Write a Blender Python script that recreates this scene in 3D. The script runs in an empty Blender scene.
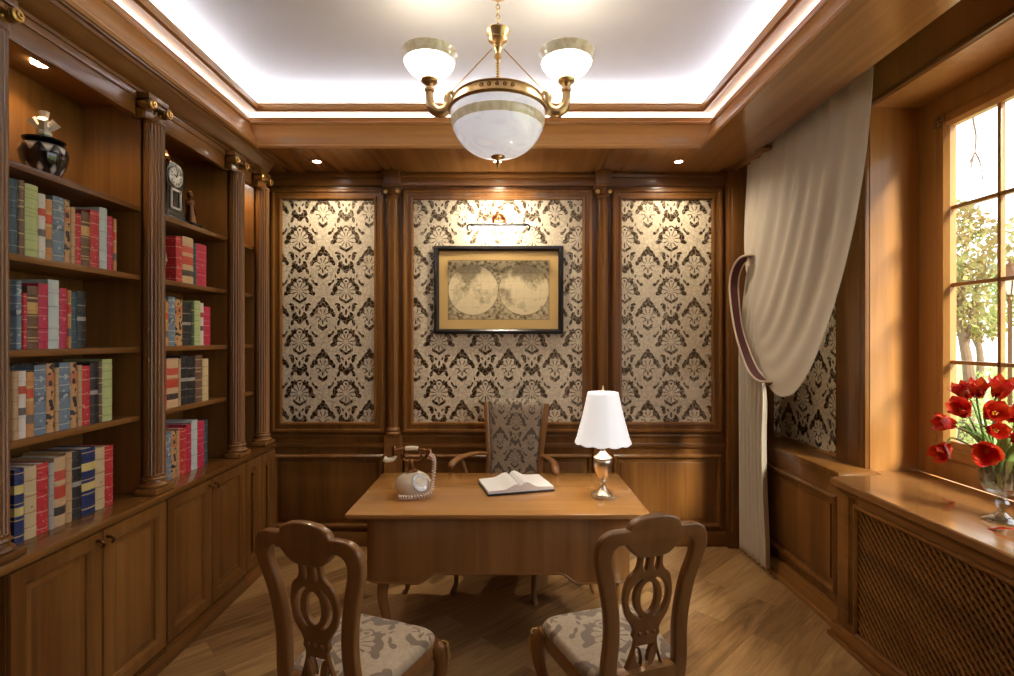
import bpy, bmesh, math, random
from mathutils import Vector, Matrix

# ------------------------------------------------------------------ camera, world, sun, exposure
SC = bpy.context.scene
COL = SC.collection
cam = bpy.data.cameras.new('camera')
cam.lens = 36 * 513 / 1014
cam.sensor_width = 36
cam.clip_start = 0.02
camo = bpy.data.objects.new('camera', cam)
COL.objects.link(camo)
camo.location = (0, 0, 1.69)
camo.rotation_euler = (math.pi / 2, 0, 0)
SC.camera = camo

W = bpy.data.worlds.new('sky')
SC.world = W
W.use_nodes = True
bg = W.node_tree.nodes['Background']
bg.inputs[0].default_value = (0.93, 0.96, 1.0, 1)
bg.inputs[1].default_value = 2.6

sun = bpy.data.lights.new('sun', 'SUN')
sun.energy = 8.0
sun.angle = math.radians(13)
sun.color = (1.0, 0.90, 0.74)
suno = bpy.data.objects.new('sun', sun)
COL.objects.link(suno)
suno.rotation_euler = Vector((-0.30, 0.62, -0.46)).to_track_quat('-Z', 'Y').to_euler()

pt = bpy.data.lights.new('window_portal', 'AREA')
pt.shape = 'RECTANGLE'
pt.size = 4.2
pt.size_y = 2.3
pt.cycles.is_portal = True
pto = bpy.data.objects.new('window_portal', pt)
COL.objects.link(pto)
pto.location = (2.62, 1.04, 2.0)
pto.rotation_euler = (math.radians(90), 0, math.radians(90))

SC.view_settings.view_transform = 'Standard'
SC.view_settings.look = 'None'
SC.view_settings.exposure = 0.40
SC.view_settings.gamma = 1.0
SC.view_settings.use_curve_mapping = False
SC.cycles.use_denoising = True
SC.cycles.max_bounces = 10
SC.cycles.diffuse_bounces = 5
SC.cycles.glossy_bounces = 4
SC.cycles.transparent_max_bounces = 12
SC.cycles.sample_clamp_indirect = 4.0
SC.cycles.caustics_reflective = False
SC.cycles.caustics_refractive = False

random.seed(7)
PI = math.pi

# ------------------------------------------------------------------ mesh helpers
class MB:
    def __init__(self):
        self.v, self.f, self.m = [], [], []

    def add(self, vs, fs, mi=0):
        b = len(self.v)
        self.v.extend([tuple(p) for p in vs])
        for f in fs:
            self.f.append(tuple(b + i for i in f))
            self.m.append(mi)
        return self

    def box(self, x0, x1, y0, y1, z0, z1, mi=0, b=0.0):
        if b <= 0:
            vs = [(x, y, z) for x in (x0, x1) for y in (y0, y1) for z in (z0, z1)]
            fs = [(0, 1, 3, 2), (4, 6, 7, 5), (0, 4, 5, 1), (2, 3, 7, 6), (0, 2, 6, 4), (1, 5, 7, 3)]
            return self.add(vs, fs, mi)
        bm = bmesh.new()
        bmesh.ops.create_cube(bm, size=1)
        for v in bm.verts:
            v.co = Vector(((x0 + x1) / 2 + v.co.x * (x1 - x0), (y0 + y1) / 2 + v.co.y * (y1 - y0), (z0 + z1) / 2 + v.co.z * (z1 - z0)))
        b = min(b, 0.45 * min(abs(x1 - x0), abs(y1 - y0), abs(z1 - z0)))
        bmesh.ops.bevel(bm, geom=bm.edges[:], offset=b, segments=2, affect='EDGES', profile=0.6)
        return self.bm(bm, mi)

    def bm(self, bm, mi=0, mat=None):
        bm.verts.index_update()
        self.add([(mat @ v.co if mat else v.co) for v in bm.verts], [[v.index for v in f.verts] for f in bm.faces], mi)
        bm.free()
        return self

    def lathe(self, c, prof, seg=32, mi=0, axis='z', ratio=1.0, wave=None):
        cx, cy, cz = c
        vs, fs = [], []
        for i, (r, z) in enumerate(prof):
            for k in range(seg):
                a = 2 * PI * k / seg
                rr = r * (wave(a, i) if wave else 1)
                p = (rr * math.cos(a), rr * math.sin(a) * ratio, z)
                if axis == 'x':
                    p = (p[2], p[0], p[1])
                elif axis == 'y':
                    p = (p[0], p[2], p[1])
                vs.append((cx + p[0], cy + p[1], cz + p[2]))
        n = len(prof)
        for i in range(n - 1):
            for k in range(seg):
                k2 = (k + 1) % seg
                fs.append((i * seg + k, i * seg + k2, (i + 1) * seg + k2, (i + 1) * seg + k))
        if prof[0][0] > 1e-5:
            fs.append(tuple(range(seg))[::-1])
        if prof[-1][0] > 1e-5:
            fs.append(tuple((n - 1) * seg + k for k in range(seg)))
        return self.add(vs, fs, mi)

    def tube(self, pts, rad, seg=8, mi=0, closed=False, flat=1.0, up=None):
        pts = [Vector(p) for p in pts]
        n = len(pts)
        rad = rad if isinstance(rad, (list, tuple)) else [rad] * n
        vs, fs = [], []
        prev = None
        for i, p in enumerate(pts):
            if closed:
                t = pts[(i + 1) % n] - pts[i - 1]
            else:
                t = pts[min(i + 1, n - 1)] - pts[max(i - 1, 0)]
            t.normalize()
            if up is not None:
                u = Vector(up)
            elif prev is not None:
                u = prev
            else:
                u = Vector((0, 0, 1)) if abs(t.z) < 0.9 else Vector((1, 0, 0))
            u = (u - t * u.dot(t))
            u.normalize()
            w = t.cross(u)
            prev = u
            for k in range(seg):
                a = 2 * PI * k / seg
                vs.append(p + (u * math.cos(a) + w * math.sin(a) * flat) * rad[i])
        m = n if closed else n - 1
        for i in range(m):
            for k in range(seg):
                k2 = (k + 1) % seg
                j = (i + 1) % n
                fs.append((i * seg + k, i * seg + k2, j * seg + k2, j * seg + k))
        if not closed:
            fs.append(tuple(range(seg))[::-1])
            fs.append(tuple((n - 1) * seg + k for k in range(seg)))
        return self.add(vs, fs, mi)

    def prism(self, poly, axis, a, b, mi=0):
        """poly: 2D points; axis x -> (y,z), y -> (x,z), z -> (x,y)."""
        def P(p, d):
            return {'x': (d, p[0], p[1]), 'y': (p[0], d, p[1]), 'z': (p[0], p[1], d)}[axis]
        n = len(poly)
        vs = [P(p, a) for p in poly] + [P(p, b) for p in poly]
        fs = [tuple(range(n))[::-1], tuple(range(n, 2 * n))]
        fs += [(i, (i + 1) % n, n + (i + 1) % n, n + i) for i in range(n)]
        return self.add(vs, fs, mi)

    def bar(self, p, q, w, t, mi=0, up=(0, 0, 1)):
        """box beam from p to q: w across, t along up."""
        p, q = Vector(p), Vector(q)
        d = (q - p).normalized()
        u = Vector(up)
        u = (u - d * u.dot(d)).normalized()
        s = d.cross(u)
        vs = [e + s * (w / 2) * i + u * (t / 2) * j for e in (p, q) for i in (-1, 1) for j in (-1, 1)]
        fs = [(0, 1, 3, 2), (4, 6, 7, 5), (0, 4, 5, 1), (2, 3, 7, 6), (0, 2, 6, 4), (1, 5, 7, 3)]
        return self.add(vs, fs, mi)

    def rings(self, loops, mi=0, closed_profile=False):
        """quads between successive closed loops of equal length."""
        n = len(loops[0])
        vs = [p for l in loops for p in l]
        fs = []
        m = len(loops)
        for i in range(m if closed_profile else m - 1):
            j = (i + 1) % m
            for k in range(n):
                k2 = (k + 1) % n
                fs.append((i * n + k, i * n + k2, j * n + k2, j * n + k))
        return self.add(vs, fs, mi)

    def ball(self, c, r, mi=0, seg=12, sz=1.0):
        prof = [(0.0, -r * sz)] + [(r * math.cos(a), r * sz * math.sin(a)) for a in [(-PI / 2 + PI * i / (seg // 2)) for i in range(1, seg // 2)]] + [(0.0, r * sz)]
        return self.lathe(c, prof, seg, mi)


ALL = []

def obj(name, mb, mats, parent=None, local=False, angle=35, fixn=True):
    me = bpy.data.meshes.new(name)
    vs = mb.v
    if parent is not None and not local:
        M, q = Matrix.Identity(4), parent
        while q is not None:
            M = Matrix.Translation(q.location) @ Matrix.Rotation(q.rotation_euler.z, 4, 'Z') @ M
            q = q.parent
        M = M.inverted()
        vs = [tuple(M @ Vector(p)) for p in vs]
    me.from_pydata(vs, [], mb.f)
    bm = bmesh.new()
    bm.from_mesh(me)
    for f, m in zip(bm.faces, mb.m):
        f.material_index = m
        f.smooth = True
    bmesh.ops.remove_doubles(bm, verts=bm.verts, dist=1e-5)
    if fixn:
        bmesh.ops.recalc_face_normals(bm, faces=bm.faces)
    bm.normal_update()
    lim = math.radians(angle)
    for e in bm.edges:
        if len(e.link_faces) > 2 or (len(e.link_faces) == 2 and e.calc_face_angle(0) > lim):
            e.smooth = False
    bm.to_mesh(me)
    bm.free()
    for m in (mats if isinstance(mats, (list, tuple)) else [mats]):
        me.materials.append(m)
    o = bpy.data.objects.new(name, me)
    COL.objects.link(o)
    if parent is not None:
        o.parent = parent
    return o


def tag(o, label=None, cat=None, group=None, kind=None):
    if label:
        o['label'] = label
    if cat:
        o['category'] = cat
    if group:
        o['group'] = group
    if kind:
        o['kind'] = kind
    return o


def thing(name, label, cat, loc=(0, 0, 0), rz=0.0, group=None):
    o = bpy.data.objects.new(name, None)
    o.empty_display_size = 0.05
    COL.objects.link(o)
    o.location = loc
    o.rotation_euler = (0, 0, rz)
    return tag(o, label, cat, group)


def struct(name, mb, mats, label, cat, parent=None):
    o = obj(name, mb, mats, parent)
    if parent is None:
        tag(o, label, cat, kind='structure')
    return o


def copy_tree(o, loc, rz=0.0, label=None):
    r = o.copy()
    COL.objects.link(r)
    r.location = loc
    r.rotation_euler = (0, 0, rz)
    if label:
        r['label'] = label
    for ch in [c for c in bpy.data.objects if c.parent == o]:
        c = ch.copy()
        COL.objects.link(c)
        c.parent = r
        for g in [x for x in bpy.data.objects if x.parent == ch]:
            d = g.copy()
            COL.objects.link(d)
            d.parent = c
    return r


def smooth_path(pts, sub=6, closed=False):
    """Catmull-Rom through the points."""
    P = [Vector(p) for p in pts]
    n = len(P)
    out = []
    rng = n if closed else n - 1
    for i in range(rng):
        p0 = P[i - 1] if (closed or i > 0) else P[0]
        p1 = P[i]
        p2 = P[(i + 1) % n]
        p3 = P[(i + 2) % n] if (closed or i + 2 < n) else P[-1]
        for k in range(sub):
            t = k / sub
            out.append(0.5 * ((2 * p1) + (p2 - p0) * t + (2 * p0 - 5 * p1 + 4 * p2 - p3) * t * t + (3 * p1 - p0 - 3 * p2 + p3) * t ** 3))
    if not closed:
        out.append(P[-1])
    return out


def flat_shape(loops, extrude, bevel):
    """Filled 2D outline (first loop) with holes, given thickness and rounded edges; verts come back in (x, y, thickness)."""
    cu = bpy.data.curves.new('outline', 'CURVE')
    cu.dimensions = '2D'
    cu.fill_mode = 'BOTH'
    cu.extrude = extrude
    cu.bevel_depth = bevel
    cu.bevel_resolution = 2
    cu.offset = -bevel
    for l in loops:
        s = cu.splines.new('POLY')
        s.points.add(len(l) - 1)
        for p, q in zip(s.points, l):
            p.co = (q[0], q[1], 0, 1)
        s.use_cyclic_u = True
    o = bpy.data.objects.new('outline', cu)
    COL.objects.link(o)
    dg = bpy.context.evaluated_depsgraph_get()
    me = bpy.data.meshes.new_from_object(o.evaluated_get(dg))
    vs = [v.co.copy() for v in me.vertices]
    fs = [tuple(p.vertices) for p in me.polygons]
    bpy.data.objects.remove(o)
    bpy.data.curves.remove(cu)
    bpy.data.meshes.remove(me)
    return vs, fs


def ellipse(cx, cy, a, b, n=28, rot=0.0):
    c, s = math.cos(rot), math.sin(rot)
    return [(cx + a * math.cos(t) * c - b * math.sin(t) * s, cy + a * math.cos(t) * s + b * math.sin(t) * c) for t in [2 * PI * k / n for k in range(n)]]


# ------------------------------------------------------------------ materials
def new_mat(name):
    m = bpy.data.materials.new(name)
    m.use_nodes = True
    nt = m.node_tree
    return m, nt, nt.nodes, nt.links, nt.nodes['Principled BSDF']


def setp(b, **k):
    names = {'color': 'Base Color', 'rough': 'Roughness', 'metal': 'Metallic', 'coat': 'Coat Weight', 'coatr': 'Coat Roughness', 'spec': 'Specular IOR Level',
             'emit': 'Emission Color', 'es': 'Emission Strength', 'trans': 'Transmission Weight', 'ior': 'IOR', 'sheen': 'Sheen Weight', 'sss': 'Subsurface Weight'}
    for a, v in k.items():
        if a in ('color', 'emit'):
            v = (*v, 1)
        b.inputs[names[a]].default_value = v


def plain(name, color, rough=0.5, noise=0.12, scale=30.0, **k):
    """a plain colour broken up by a little noise"""
    m, nt, N, L, b = new_mat(name)
    setp(b, color=color, rough=rough, **k)
    if noise:
        tc = N.new('ShaderNodeTexCoord')
        no = N.new('ShaderNodeTexNoise')
        no.inputs['Scale'].default_value = scale
        no.inputs['Detail'].default_value = 3
        L.new(tc.outputs['Object'], no.inputs['Vector'])
        mx = N.new('ShaderNodeMix')
        mx.data_type = 'RGBA'
        mx.inputs[6].default_value = (*[c * (1 - noise) for c in color], 1)
        mx.inputs[7].default_value = (*[min(1, c * (1 + noise)) for c in color], 1)
        L.new(no.outputs['Fac'], mx.inputs[0])
        L.new(mx.outputs[2], b.inputs['Base Color'])
    return m


def ramp(N, stops, mode='LINEAR'):
    r = N.new('ShaderNodeValToRGB')
    stops = sorted(stops, key=lambda s: s[0])
    r.color_ramp.interpolation = mode
    e = r.color_ramp.elements
    e[0].position, e[1].position = 0.0, 1.0
    e[0].color = (*stops[0][1], 1)
    e[1].color = (*stops[-1][1], 1)
    e[0].position, e[1].position = stops[0][0], stops[-1][0]
    for p, c in stops[1:-1]:
        e.new(p).color = (*c, 1)
    return r


def wood(name, axis, dark, mid, light, rough=0.3, coat=0.22, fine=22.0, boards=3.0):
    m, nt, N, L, b = new_mat(name)
    tc = N.new('ShaderNodeTexCoord')
    oi = N.new('ShaderNodeObjectInfo')
    add = N.new('ShaderNodeVectorMath')
    add.operation = 'ADD'
    sc = N.new('ShaderNodeVectorMath')
    sc.operation = 'SCALE'
    L.new(oi.outputs['Random'], sc.inputs[3])
    sc.inputs[0].default_value = (7.3, 5.1, 9.7)
    L.new(tc.outputs['Object'], add.inputs[0])
    L.new(sc.outputs[0], add.inputs[1])
    def mapped(across, along):
        mp = N.new('ShaderNodeMapping')
        s = [across] * 3
        s['xyz'.index(axis)] = along
        mp.inputs['Scale'].default_value = s
        L.new(add.outputs[0], mp.inputs['Vector'])
        return mp
    n1 = N.new('ShaderNodeTexNoise')
    n1.inputs['Scale'].default_value = 1.0
    n1.inputs['Detail'].default_value = 6
    n1.inputs['Roughness'].default_value = 0.62
    n1.inputs['Distortion'].default_value = 0.5
    L.new(mapped(fine, 0.9).outputs[0], n1.inputs['Vector'])
    n2 = N.new('ShaderNodeTexNoise')
    n2.inputs['Scale'].default_value = 1.0
    n2.inputs['Detail'].default_value = 2
    L.new(mapped(boards, 0.25).outputs[0], n2.inputs['Vector'])
    ad = N.new('ShaderNodeMath')
    ad.operation = 'MULTIPLY_ADD'
    ad.inputs[1].default_value = 0.55
    L.new(n2.outputs['Fac'], ad.inputs[0])
    mu = N.new('ShaderNodeMath')
    mu.operation = 'MULTIPLY'
    mu.inputs[1].default_value = 0.45
    L.new(n1.outputs['Fac'], mu.inputs[0])
    L.new(mu.outputs[0], ad.inputs[2])
    r = ramp(N, [(0.32, dark), (0.5, mid), (0.68, light)])
    L.new(ad.outputs[0], r.inputs[0])
    L.new(r.outputs[0], b.inputs['Base Color'])
    setp(b, rough=rough, coat=coat, coatr=0.12, spec=0.35)
    bp = N.new('ShaderNodeBump')
    bp.inputs['Strength'].default_value = 0.06
    bp.inputs['Distance'].default_value = 0.002
    L.new(n1.outputs['Fac'], bp.inputs['Height'])
    L.new(bp.outputs[0], b.inputs['Normal'])
    return m


WD = ((0.095, 0.035, 0.008), (0.185, 0.076, 0.017), (0.275, 0.122, 0.030))
WOOD = {a: wood('oak_' + a, a, *WD) for a in 'xyz'}
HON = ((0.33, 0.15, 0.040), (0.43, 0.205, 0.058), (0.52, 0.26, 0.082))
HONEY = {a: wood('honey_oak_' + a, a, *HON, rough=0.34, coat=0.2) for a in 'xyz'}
DSK = ((0.20, 0.088, 0.026), (0.29, 0.135, 0.043), (0.38, 0.185, 0.063))
DESK = {a: wood('desk_oak_' + a, a, *DSK, rough=0.2, coat=0.6, boards=5.0) for a in 'xyz'}
CHR = wood('chair_walnut', 'z', (0.15, 0.060, 0.017), (0.23, 0.102, 0.030), (0.31, 0.148, 0.050), rough=0.28, coat=0.25)
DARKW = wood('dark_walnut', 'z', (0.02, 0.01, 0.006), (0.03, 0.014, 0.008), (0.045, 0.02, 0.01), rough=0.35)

GOLD = plain('aged_gold', (0.62, 0.40, 0.13), 0.28, 0.2, 60, metal=1.0)
BRASS = plain('antique_brass', (0.62, 0.43, 0.21), 0.30, 0.15, 40, metal=1.0)
BROWNBRASS = plain('brown_brass', (0.30, 0.13, 0.05), 0.25, 0.2, 60, metal=0.9)
DBRASS = plain('dark_bronze', (0.16, 0.075, 0.035), 0.35, 0.3, 60, metal=1.0)
COPPER = plain('copper', (0.55, 0.22, 0.10), 0.25, 0.15, 60, metal=1.0)
BLACK = plain('black_lacquer', (0.012, 0.010, 0.010), 0.25, 0.0)
WHITE = plain('white_paint', (0.82, 0.82, 0.84), 0.7, 0.02, 8)
IVORY = plain('ivory_enamel', (0.86, 0.76, 0.58), 0.16, 0.04, 20, coat=0.5)
PAPER = plain('paper', (0.80, 0.76, 0.68), 0.8, 0.06, 90)


def glow(name, color, strength, base=(0.8, 0.8, 0.8)):
    m, nt, N, L, b = new_mat(name)
    setp(b, color=base, rough=0.4, emit=color, es=strength)
    return m


# --- node arithmetic for the damask pattern
class Nx:
    def __init__(s, nt, sock):
        s.nt, s.s = nt, sock
    def op(s, o, *a):
        n = s.nt.nodes.new('ShaderNodeMath')
        n.operation = o
        for i, x in enumerate((s,) + a):
            if isinstance(x, Nx):
                s.nt.links.new(x.s, n.inputs[i])
            else:
                n.inputs[i].default_value = float(x)
        return Nx(s.nt, n.outputs[0])
    def rop(s, o, a):
        n = s.nt.nodes.new('ShaderNodeMath')
        n.operation = o
        n.inputs[0].default_value = float(a)
        s.nt.links.new(s.s, n.inputs[1])
        return Nx(s.nt, n.outputs[0])
    def __add__(s, o): return s.op('ADD', o)
    def __radd__(s, o): return s.op('ADD', o)
    def __sub__(s, o): return s.op('SUBTRACT', o)
    def __rsub__(s, o): return s.rop('SUBTRACT', o)
    def __mul__(s, o): return s.op('MULTIPLY', o)
    def __rmul__(s, o): return s.op('MULTIPLY', o)


class F:
    mn = staticmethod(lambda a, b: a.op('MINIMUM', b) if isinstance(a, Nx) else b.op('MINIMUM', a))
    mx = staticmethod(lambda a, b: a.op('MAXIMUM', b))
    ab = staticmethod(lambda a: a.op('ABSOLUTE'))
    cos = staticmethod(lambda a: a.op('COSINE'))
    atan2 = staticmethod(lambda a, b: a.op('ARCTAN2', b))
    sqrt = staticmethod(lambda a: a.op('SQRT'))
    frac = staticmethod(lambda a: a.op('FRACT'))


def ell(F, x, y, cx, cy, a, b, rot):
    c, s = math.cos(rot), math.sin(rot)
    dx = x - cx
    dy = y - cy
    u = dx * (c / a) + dy * (s / a)
    v = dy * (c / b) - dx * (s / b)
    return 1.0 - F.sqrt(u * u + v * v)


def motif_a(F, x, y):
    r = F.sqrt(x * x + y * y * 0.85)
    th = F.atan2(x, y)
    lob = F.cos(th * 11.0) * 0.016
    d = F.mn(0.043 - F.ab(r - 0.235 - lob + y * 0.06), y + 0.07) * 14.0
    vein = F.mn(F.mn(r - 0.05, 0.17 - r) * 4.0, (F.cos(th * 11.0) * -1.0 - 0.72) * 0.5)
    d = F.mx(d, vein * 2.0)
    chev = F.mn(0.033 - F.ab(y + 0.25 - x * 0.6), 0.145 - x)
    d = F.mx(d, chev * 14.0)
    for e in [(0.270, -0.05, 0.072, 0.048, -0.5), (0.245, 0.05, 0.045, 0.07, 0.2),
              (0.0, -0.64, 0.065, 0.085, 0.0), (0.085, -0.61, 0.105, 0.038, 0.55), (0.0, -0.46, 0.024, 0.06, 0.0), (0.115, -0.51, 0.034, 0.055, 0.7),
              (0.055, -0.56, 0.02, 0.045, -0.3), (0.165, -0.33, 0.022, 0.055, 0.8), (0.16, 0.24, 0.035, 0.026, 0.4), (0.0, -0.11, 0.015, 0.045, 0.0), (0.07, -0.36, 0.02, 0.04, -0.6)]:
        d = F.mx(d, ell(F, x, y, *e))
    d = F.mn(d, ell(F, x, y, 0.0, 0.205, 0.062, 0.058, 0.0) * -1.2)
    return F.mx(d, ell(F, x, y, 0.0, 0.205, 0.026, 0.022, 0.0))


def motif_b(F, x, y):
    r = F.sqrt(x * x + y * y * 0.8)
    th = F.atan2(x, y)
    d = F.mn(F.mn(r - 0.05, 0.15 - r) * 4.0, (F.cos(th * 9.0) * -1.0 - 0.75) * 0.5) * 2.0
    arc = F.mn(F.mn(0.030 - F.ab(r - 0.215 - F.cos(th * 13.0) * 0.012), y - 0.02), 0.3 - x)
    d = F.mx(d, arc * 14.0)
    chev = F.mn(0.042 - F.ab(y + 0.27 - x * 0.7), 0.10 - x)
    d = F.mx(d, chev * 14.0)
    for e in [(0.0, 0.34, 0.048, 0.07, 0.0), (0.065, 0.29, 0.07, 0.032, -0.7), (0.17, 0.11, 0.066, 0.055, -0.5), (0.23, 0.04, 0.042, 0.055, 0.3),
              (0.345, 0.19, 0.038, 0.09, 0.15), (0.295, 0.26, 0.036, 0.024, 0.5), (0.34, -0.13, 0.034, 0.07, -0.3), (0.145, -0.42, 0.042, 0.036, 0.6), (0.21, -0.36, 0.022, 0.058, -0.5),
              (0.0, -0.13, 0.016, 0.045, 0.0), (0.055, -0.06, 0.014, 0.045, -0.6), (0.39, 0.02, 0.024, 0.05, 0.5), (0.40, -0.30, 0.02, 0.045, 0.4), (0.27, -0.24, 0.016, 0.04, 0.3)]:
        d = F.mx(d, ell(F, x, y, *e))
    return d


def damask(F, u, v):
    H = 1.105
    x = F.ab(F.frac(u + 0.5) - 0.5)
    y = (F.frac(v * (1 / H) + 0.72) - 0.72) * H
    a = motif_a(F, x, y)
    x = F.ab(F.frac(u) - 0.5)
    y = (F.frac(v * (1 / H)) - 0.5) * H
    return F.mx(a, motif_b(F, x, y))


def damask_group():
    g = bpy.data.node_groups.new('damask', 'ShaderNodeTree')
    g.interface.new_socket('u', in_out='INPUT', socket_type='NodeSocketFloat')
    g.interface.new_socket('v', in_out='INPUT', socket_type='NodeSocketFloat')
    g.interface.new_socket('dark', in_out='OUTPUT', socket_type='NodeSocketFloat')
    i = g.nodes.new('NodeGroupInput')
    o = g.nodes.new('NodeGroupOutput')
    d = damask(F, Nx(g, i.outputs[0]), Nx(g, i.outputs[1]))
    d = (d * 8.0 + 0.5).op('MINIMUM', 1.0).op('MAXIMUM', 0.0)
    g.links.new(d.s, o.inputs[0])
    return g


DAM = damask_group()


def damask_mat(name, au, av, tile, light, dark, rl, rd, ou=0.0, ov=0.0, metal=0.0, sheen=0.0, fuzzy=0.0, spec=0.5, vein=0):
    m, nt, N, L, b = new_mat(name)
    tc = N.new('ShaderNodeTexCoord')
    sx = N.new('ShaderNodeSeparateXYZ')
    vec = tc.outputs['Object']
    if fuzzy:
        nz = N.new('ShaderNodeTexNoise')
        nz.inputs['Scale'].default_value = 14.0
        L.new(vec, nz.inputs['Vector'])
        vm = N.new('ShaderNodeVectorMath')
        vm.operation = 'MULTIPLY_ADD'
        L.new(nz.outputs['Color'], vm.inputs[0])
        vm.inputs[1].default_value = (fuzzy,) * 3
        L.new(vec, vm.inputs[2])
        vec = vm.outputs[0]
    L.new(vec, sx.inputs[0])
    g = N.new('ShaderNodeGroup')
    g.node_tree = DAM
    u = Nx(nt, sx.outputs['XYZ'.index(au)]) * (1 / tile) + ou
    v = Nx(nt, sx.outputs['XYZ'.index(av)]) * (1 / tile) + ov
    L.new(u.s, g.inputs[0])
    L.new(v.s, g.inputs[1])
    dark_fac = g.outputs[0]
    if vein:
        vo = N.new('ShaderNodeTexVoronoi')
        vo.feature = 'DISTANCE_TO_EDGE'
        vo.inputs['Scale'].default_value = 26.0 / (tile / 0.378)
        L.new(vec, vo.inputs['Vector'])
        line = Nx(nt, vo.outputs['Distance']).op('LESS_THAN', 0.055)
        gd_ = Nx(nt, g.outputs[0])
        fl = gd_ * (1.0 - line * 0.35) + (1.0 - gd_) * line * 0.22
        dark_fac = fl.s
    no = N.new('ShaderNodeTexNoise')
    no.inputs['Scale'].default_value = 60.0
    no.inputs['Detail'].default_value = 3
    L.new(tc.outputs['Object'], no.inputs['Vector'])
    lr = ramp(N, [(0.3, [c * 0.78 for c in light]), (0.7, light)])
    L.new(no.outputs['Fac'], lr.inputs[0])
    mx = N.new('ShaderNodeMix')
    mx.data_type = 'RGBA'
    L.new(dark_fac, mx.inputs[0])
    L.new(lr.outputs[0], mx.inputs[6])
    mx.inputs[7].default_value = (*dark, 1)
    L.new(mx.outputs[2], b.inputs['Base Color'])
    rr = Nx(nt, g.outputs[0]) * (rd - rl) + rl
    L.new(rr.s, b.inputs['Roughness'])
    if metal:
        mm = Nx(nt, dark_fac) * metal
        L.new(mm.s, b.inputs['Metallic'])
    setp(b, sheen=sheen, spec=spec)
    return m


WALLP = damask_mat('damask_wallpaper', 'X', 'Z', 0.378, (0.80, 0.69, 0.51), (0.10, 0.064, 0.032), 0.34, 0.36, ou=0.45, ov=0.02, spec=0.9, metal=0.85, fuzzy=0.012, vein=1)
WALLPR = damask_mat('damask_wallpaper_side', 'Y', 'Z', 0.378, (0.80, 0.69, 0.51), (0.10, 0.064, 0.032), 0.34, 0.36, spec=0.9, metal=0.85, fuzzy=0.012, vein=1)
SEATF = damask_mat('damask_upholstery', 'X', 'Y', 0.40, (0.46, 0.35, 0.225), (0.15, 0.095, 0.055), 0.6, 0.6, sheen=0.3, fuzzy=0.03)
BACKF = damask_mat('damask_chair_back', 'X', 'Z', 0.24, (0.31, 0.235, 0.16), (0.07, 0.048, 0.03), 0.6, 0.6, sheen=0.3, fuzzy=0.025)


def floor_mat():
    m, nt, N, L, b = new_mat('oak_plank_floor')
    tc = N.new('ShaderNodeTexCoord')
    mp = N.new('ShaderNodeMapping')
    mp.inputs['Rotation'].default_value = (0, 0, math.radians(-43))
    L.new(tc.outputs['Object'], mp.inputs['Vector'])
    br = N.new('ShaderNodeTexBrick')
    br.offset = 0.37
    br.inputs['Color1'].default_value = (0, 0, 0, 1)
    br.inputs['Color2'].default_value = (1, 1, 1, 1)
    br.inputs['Mortar'].default_value = (0.5, 0.5, 0.5, 1)
    br.inputs['Scale'].default_value = 1.0
    br.inputs['Mortar Size'].default_value = 0.0008
    br.inputs['Brick Width'].default_value = 1.15
    br.inputs['Row Height'].default_value = 0.17
    L.new(mp.outputs[0], br.inputs['Vector'])
    m2 = N.new('ShaderNodeMapping')
    m2.inputs['Scale'].default_value = (1.6, 16, 1)
    vm = N.new('ShaderNodeVectorMath')
    vm.operation = 'MULTIPLY_ADD'
    L.new(br.outputs['Color'], vm.inputs[0])
    vm.inputs[1].default_value = (9, 9, 9)
    L.new(mp.outputs[0], vm.inputs[2])
    L.new(vm.outputs[0], m2.inputs['Vector'])
    n = N.new('ShaderNodeTexNoise')
    n.inputs['Scale'].default_value = 1.0
    n.inputs['Detail'].default_value = 7
    n.inputs['Roughness'].default_value = 0.65
    n.inputs['Distortion'].default_value = 1.6
    L.new(m2.outputs[0], n.inputs['Vector'])
    sep = N.new('ShaderNodeSeparateColor')
    L.new(br.outputs['Color'], sep.inputs[0])
    t = Nx(nt, n.outputs['Fac']) * 0.75 + Nx(nt, sep.outputs[0]) * 0.32 - 0.04
    r = ramp(N, [(0.25, (0.10, 0.045, 0.014)), (0.46, (0.27, 0.145, 0.053)), (0.75, (0.47, 0.29, 0.122))])
    L.new(t.s, r.inputs[0])
    mx = N.new('ShaderNodeMix')
    mx.data_type = 'RGBA'
    L.new(br.outputs['Fac'], mx.inputs[0])
    L.new(r.outputs[0], mx.inputs[6])
    mx.inputs[7].default_value = (0.06, 0.03, 0.012, 1)
    L.new(mx.outputs[2], b.inputs['Base Color'])
    setp(b, rough=0.36, coat=0.15, coatr=0.2)
    bp = N.new('ShaderNodeBump')
    bp.inputs['Strength'].default_value = 0.15
    bp.inputs['Distance'].default_value = 0.003
    L.new(n.outputs['Fac'], bp.inputs['Height'])
    L.new(bp.outputs[0], b.inputs['Normal'])
    return m


FLOORM = floor_mat()


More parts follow.
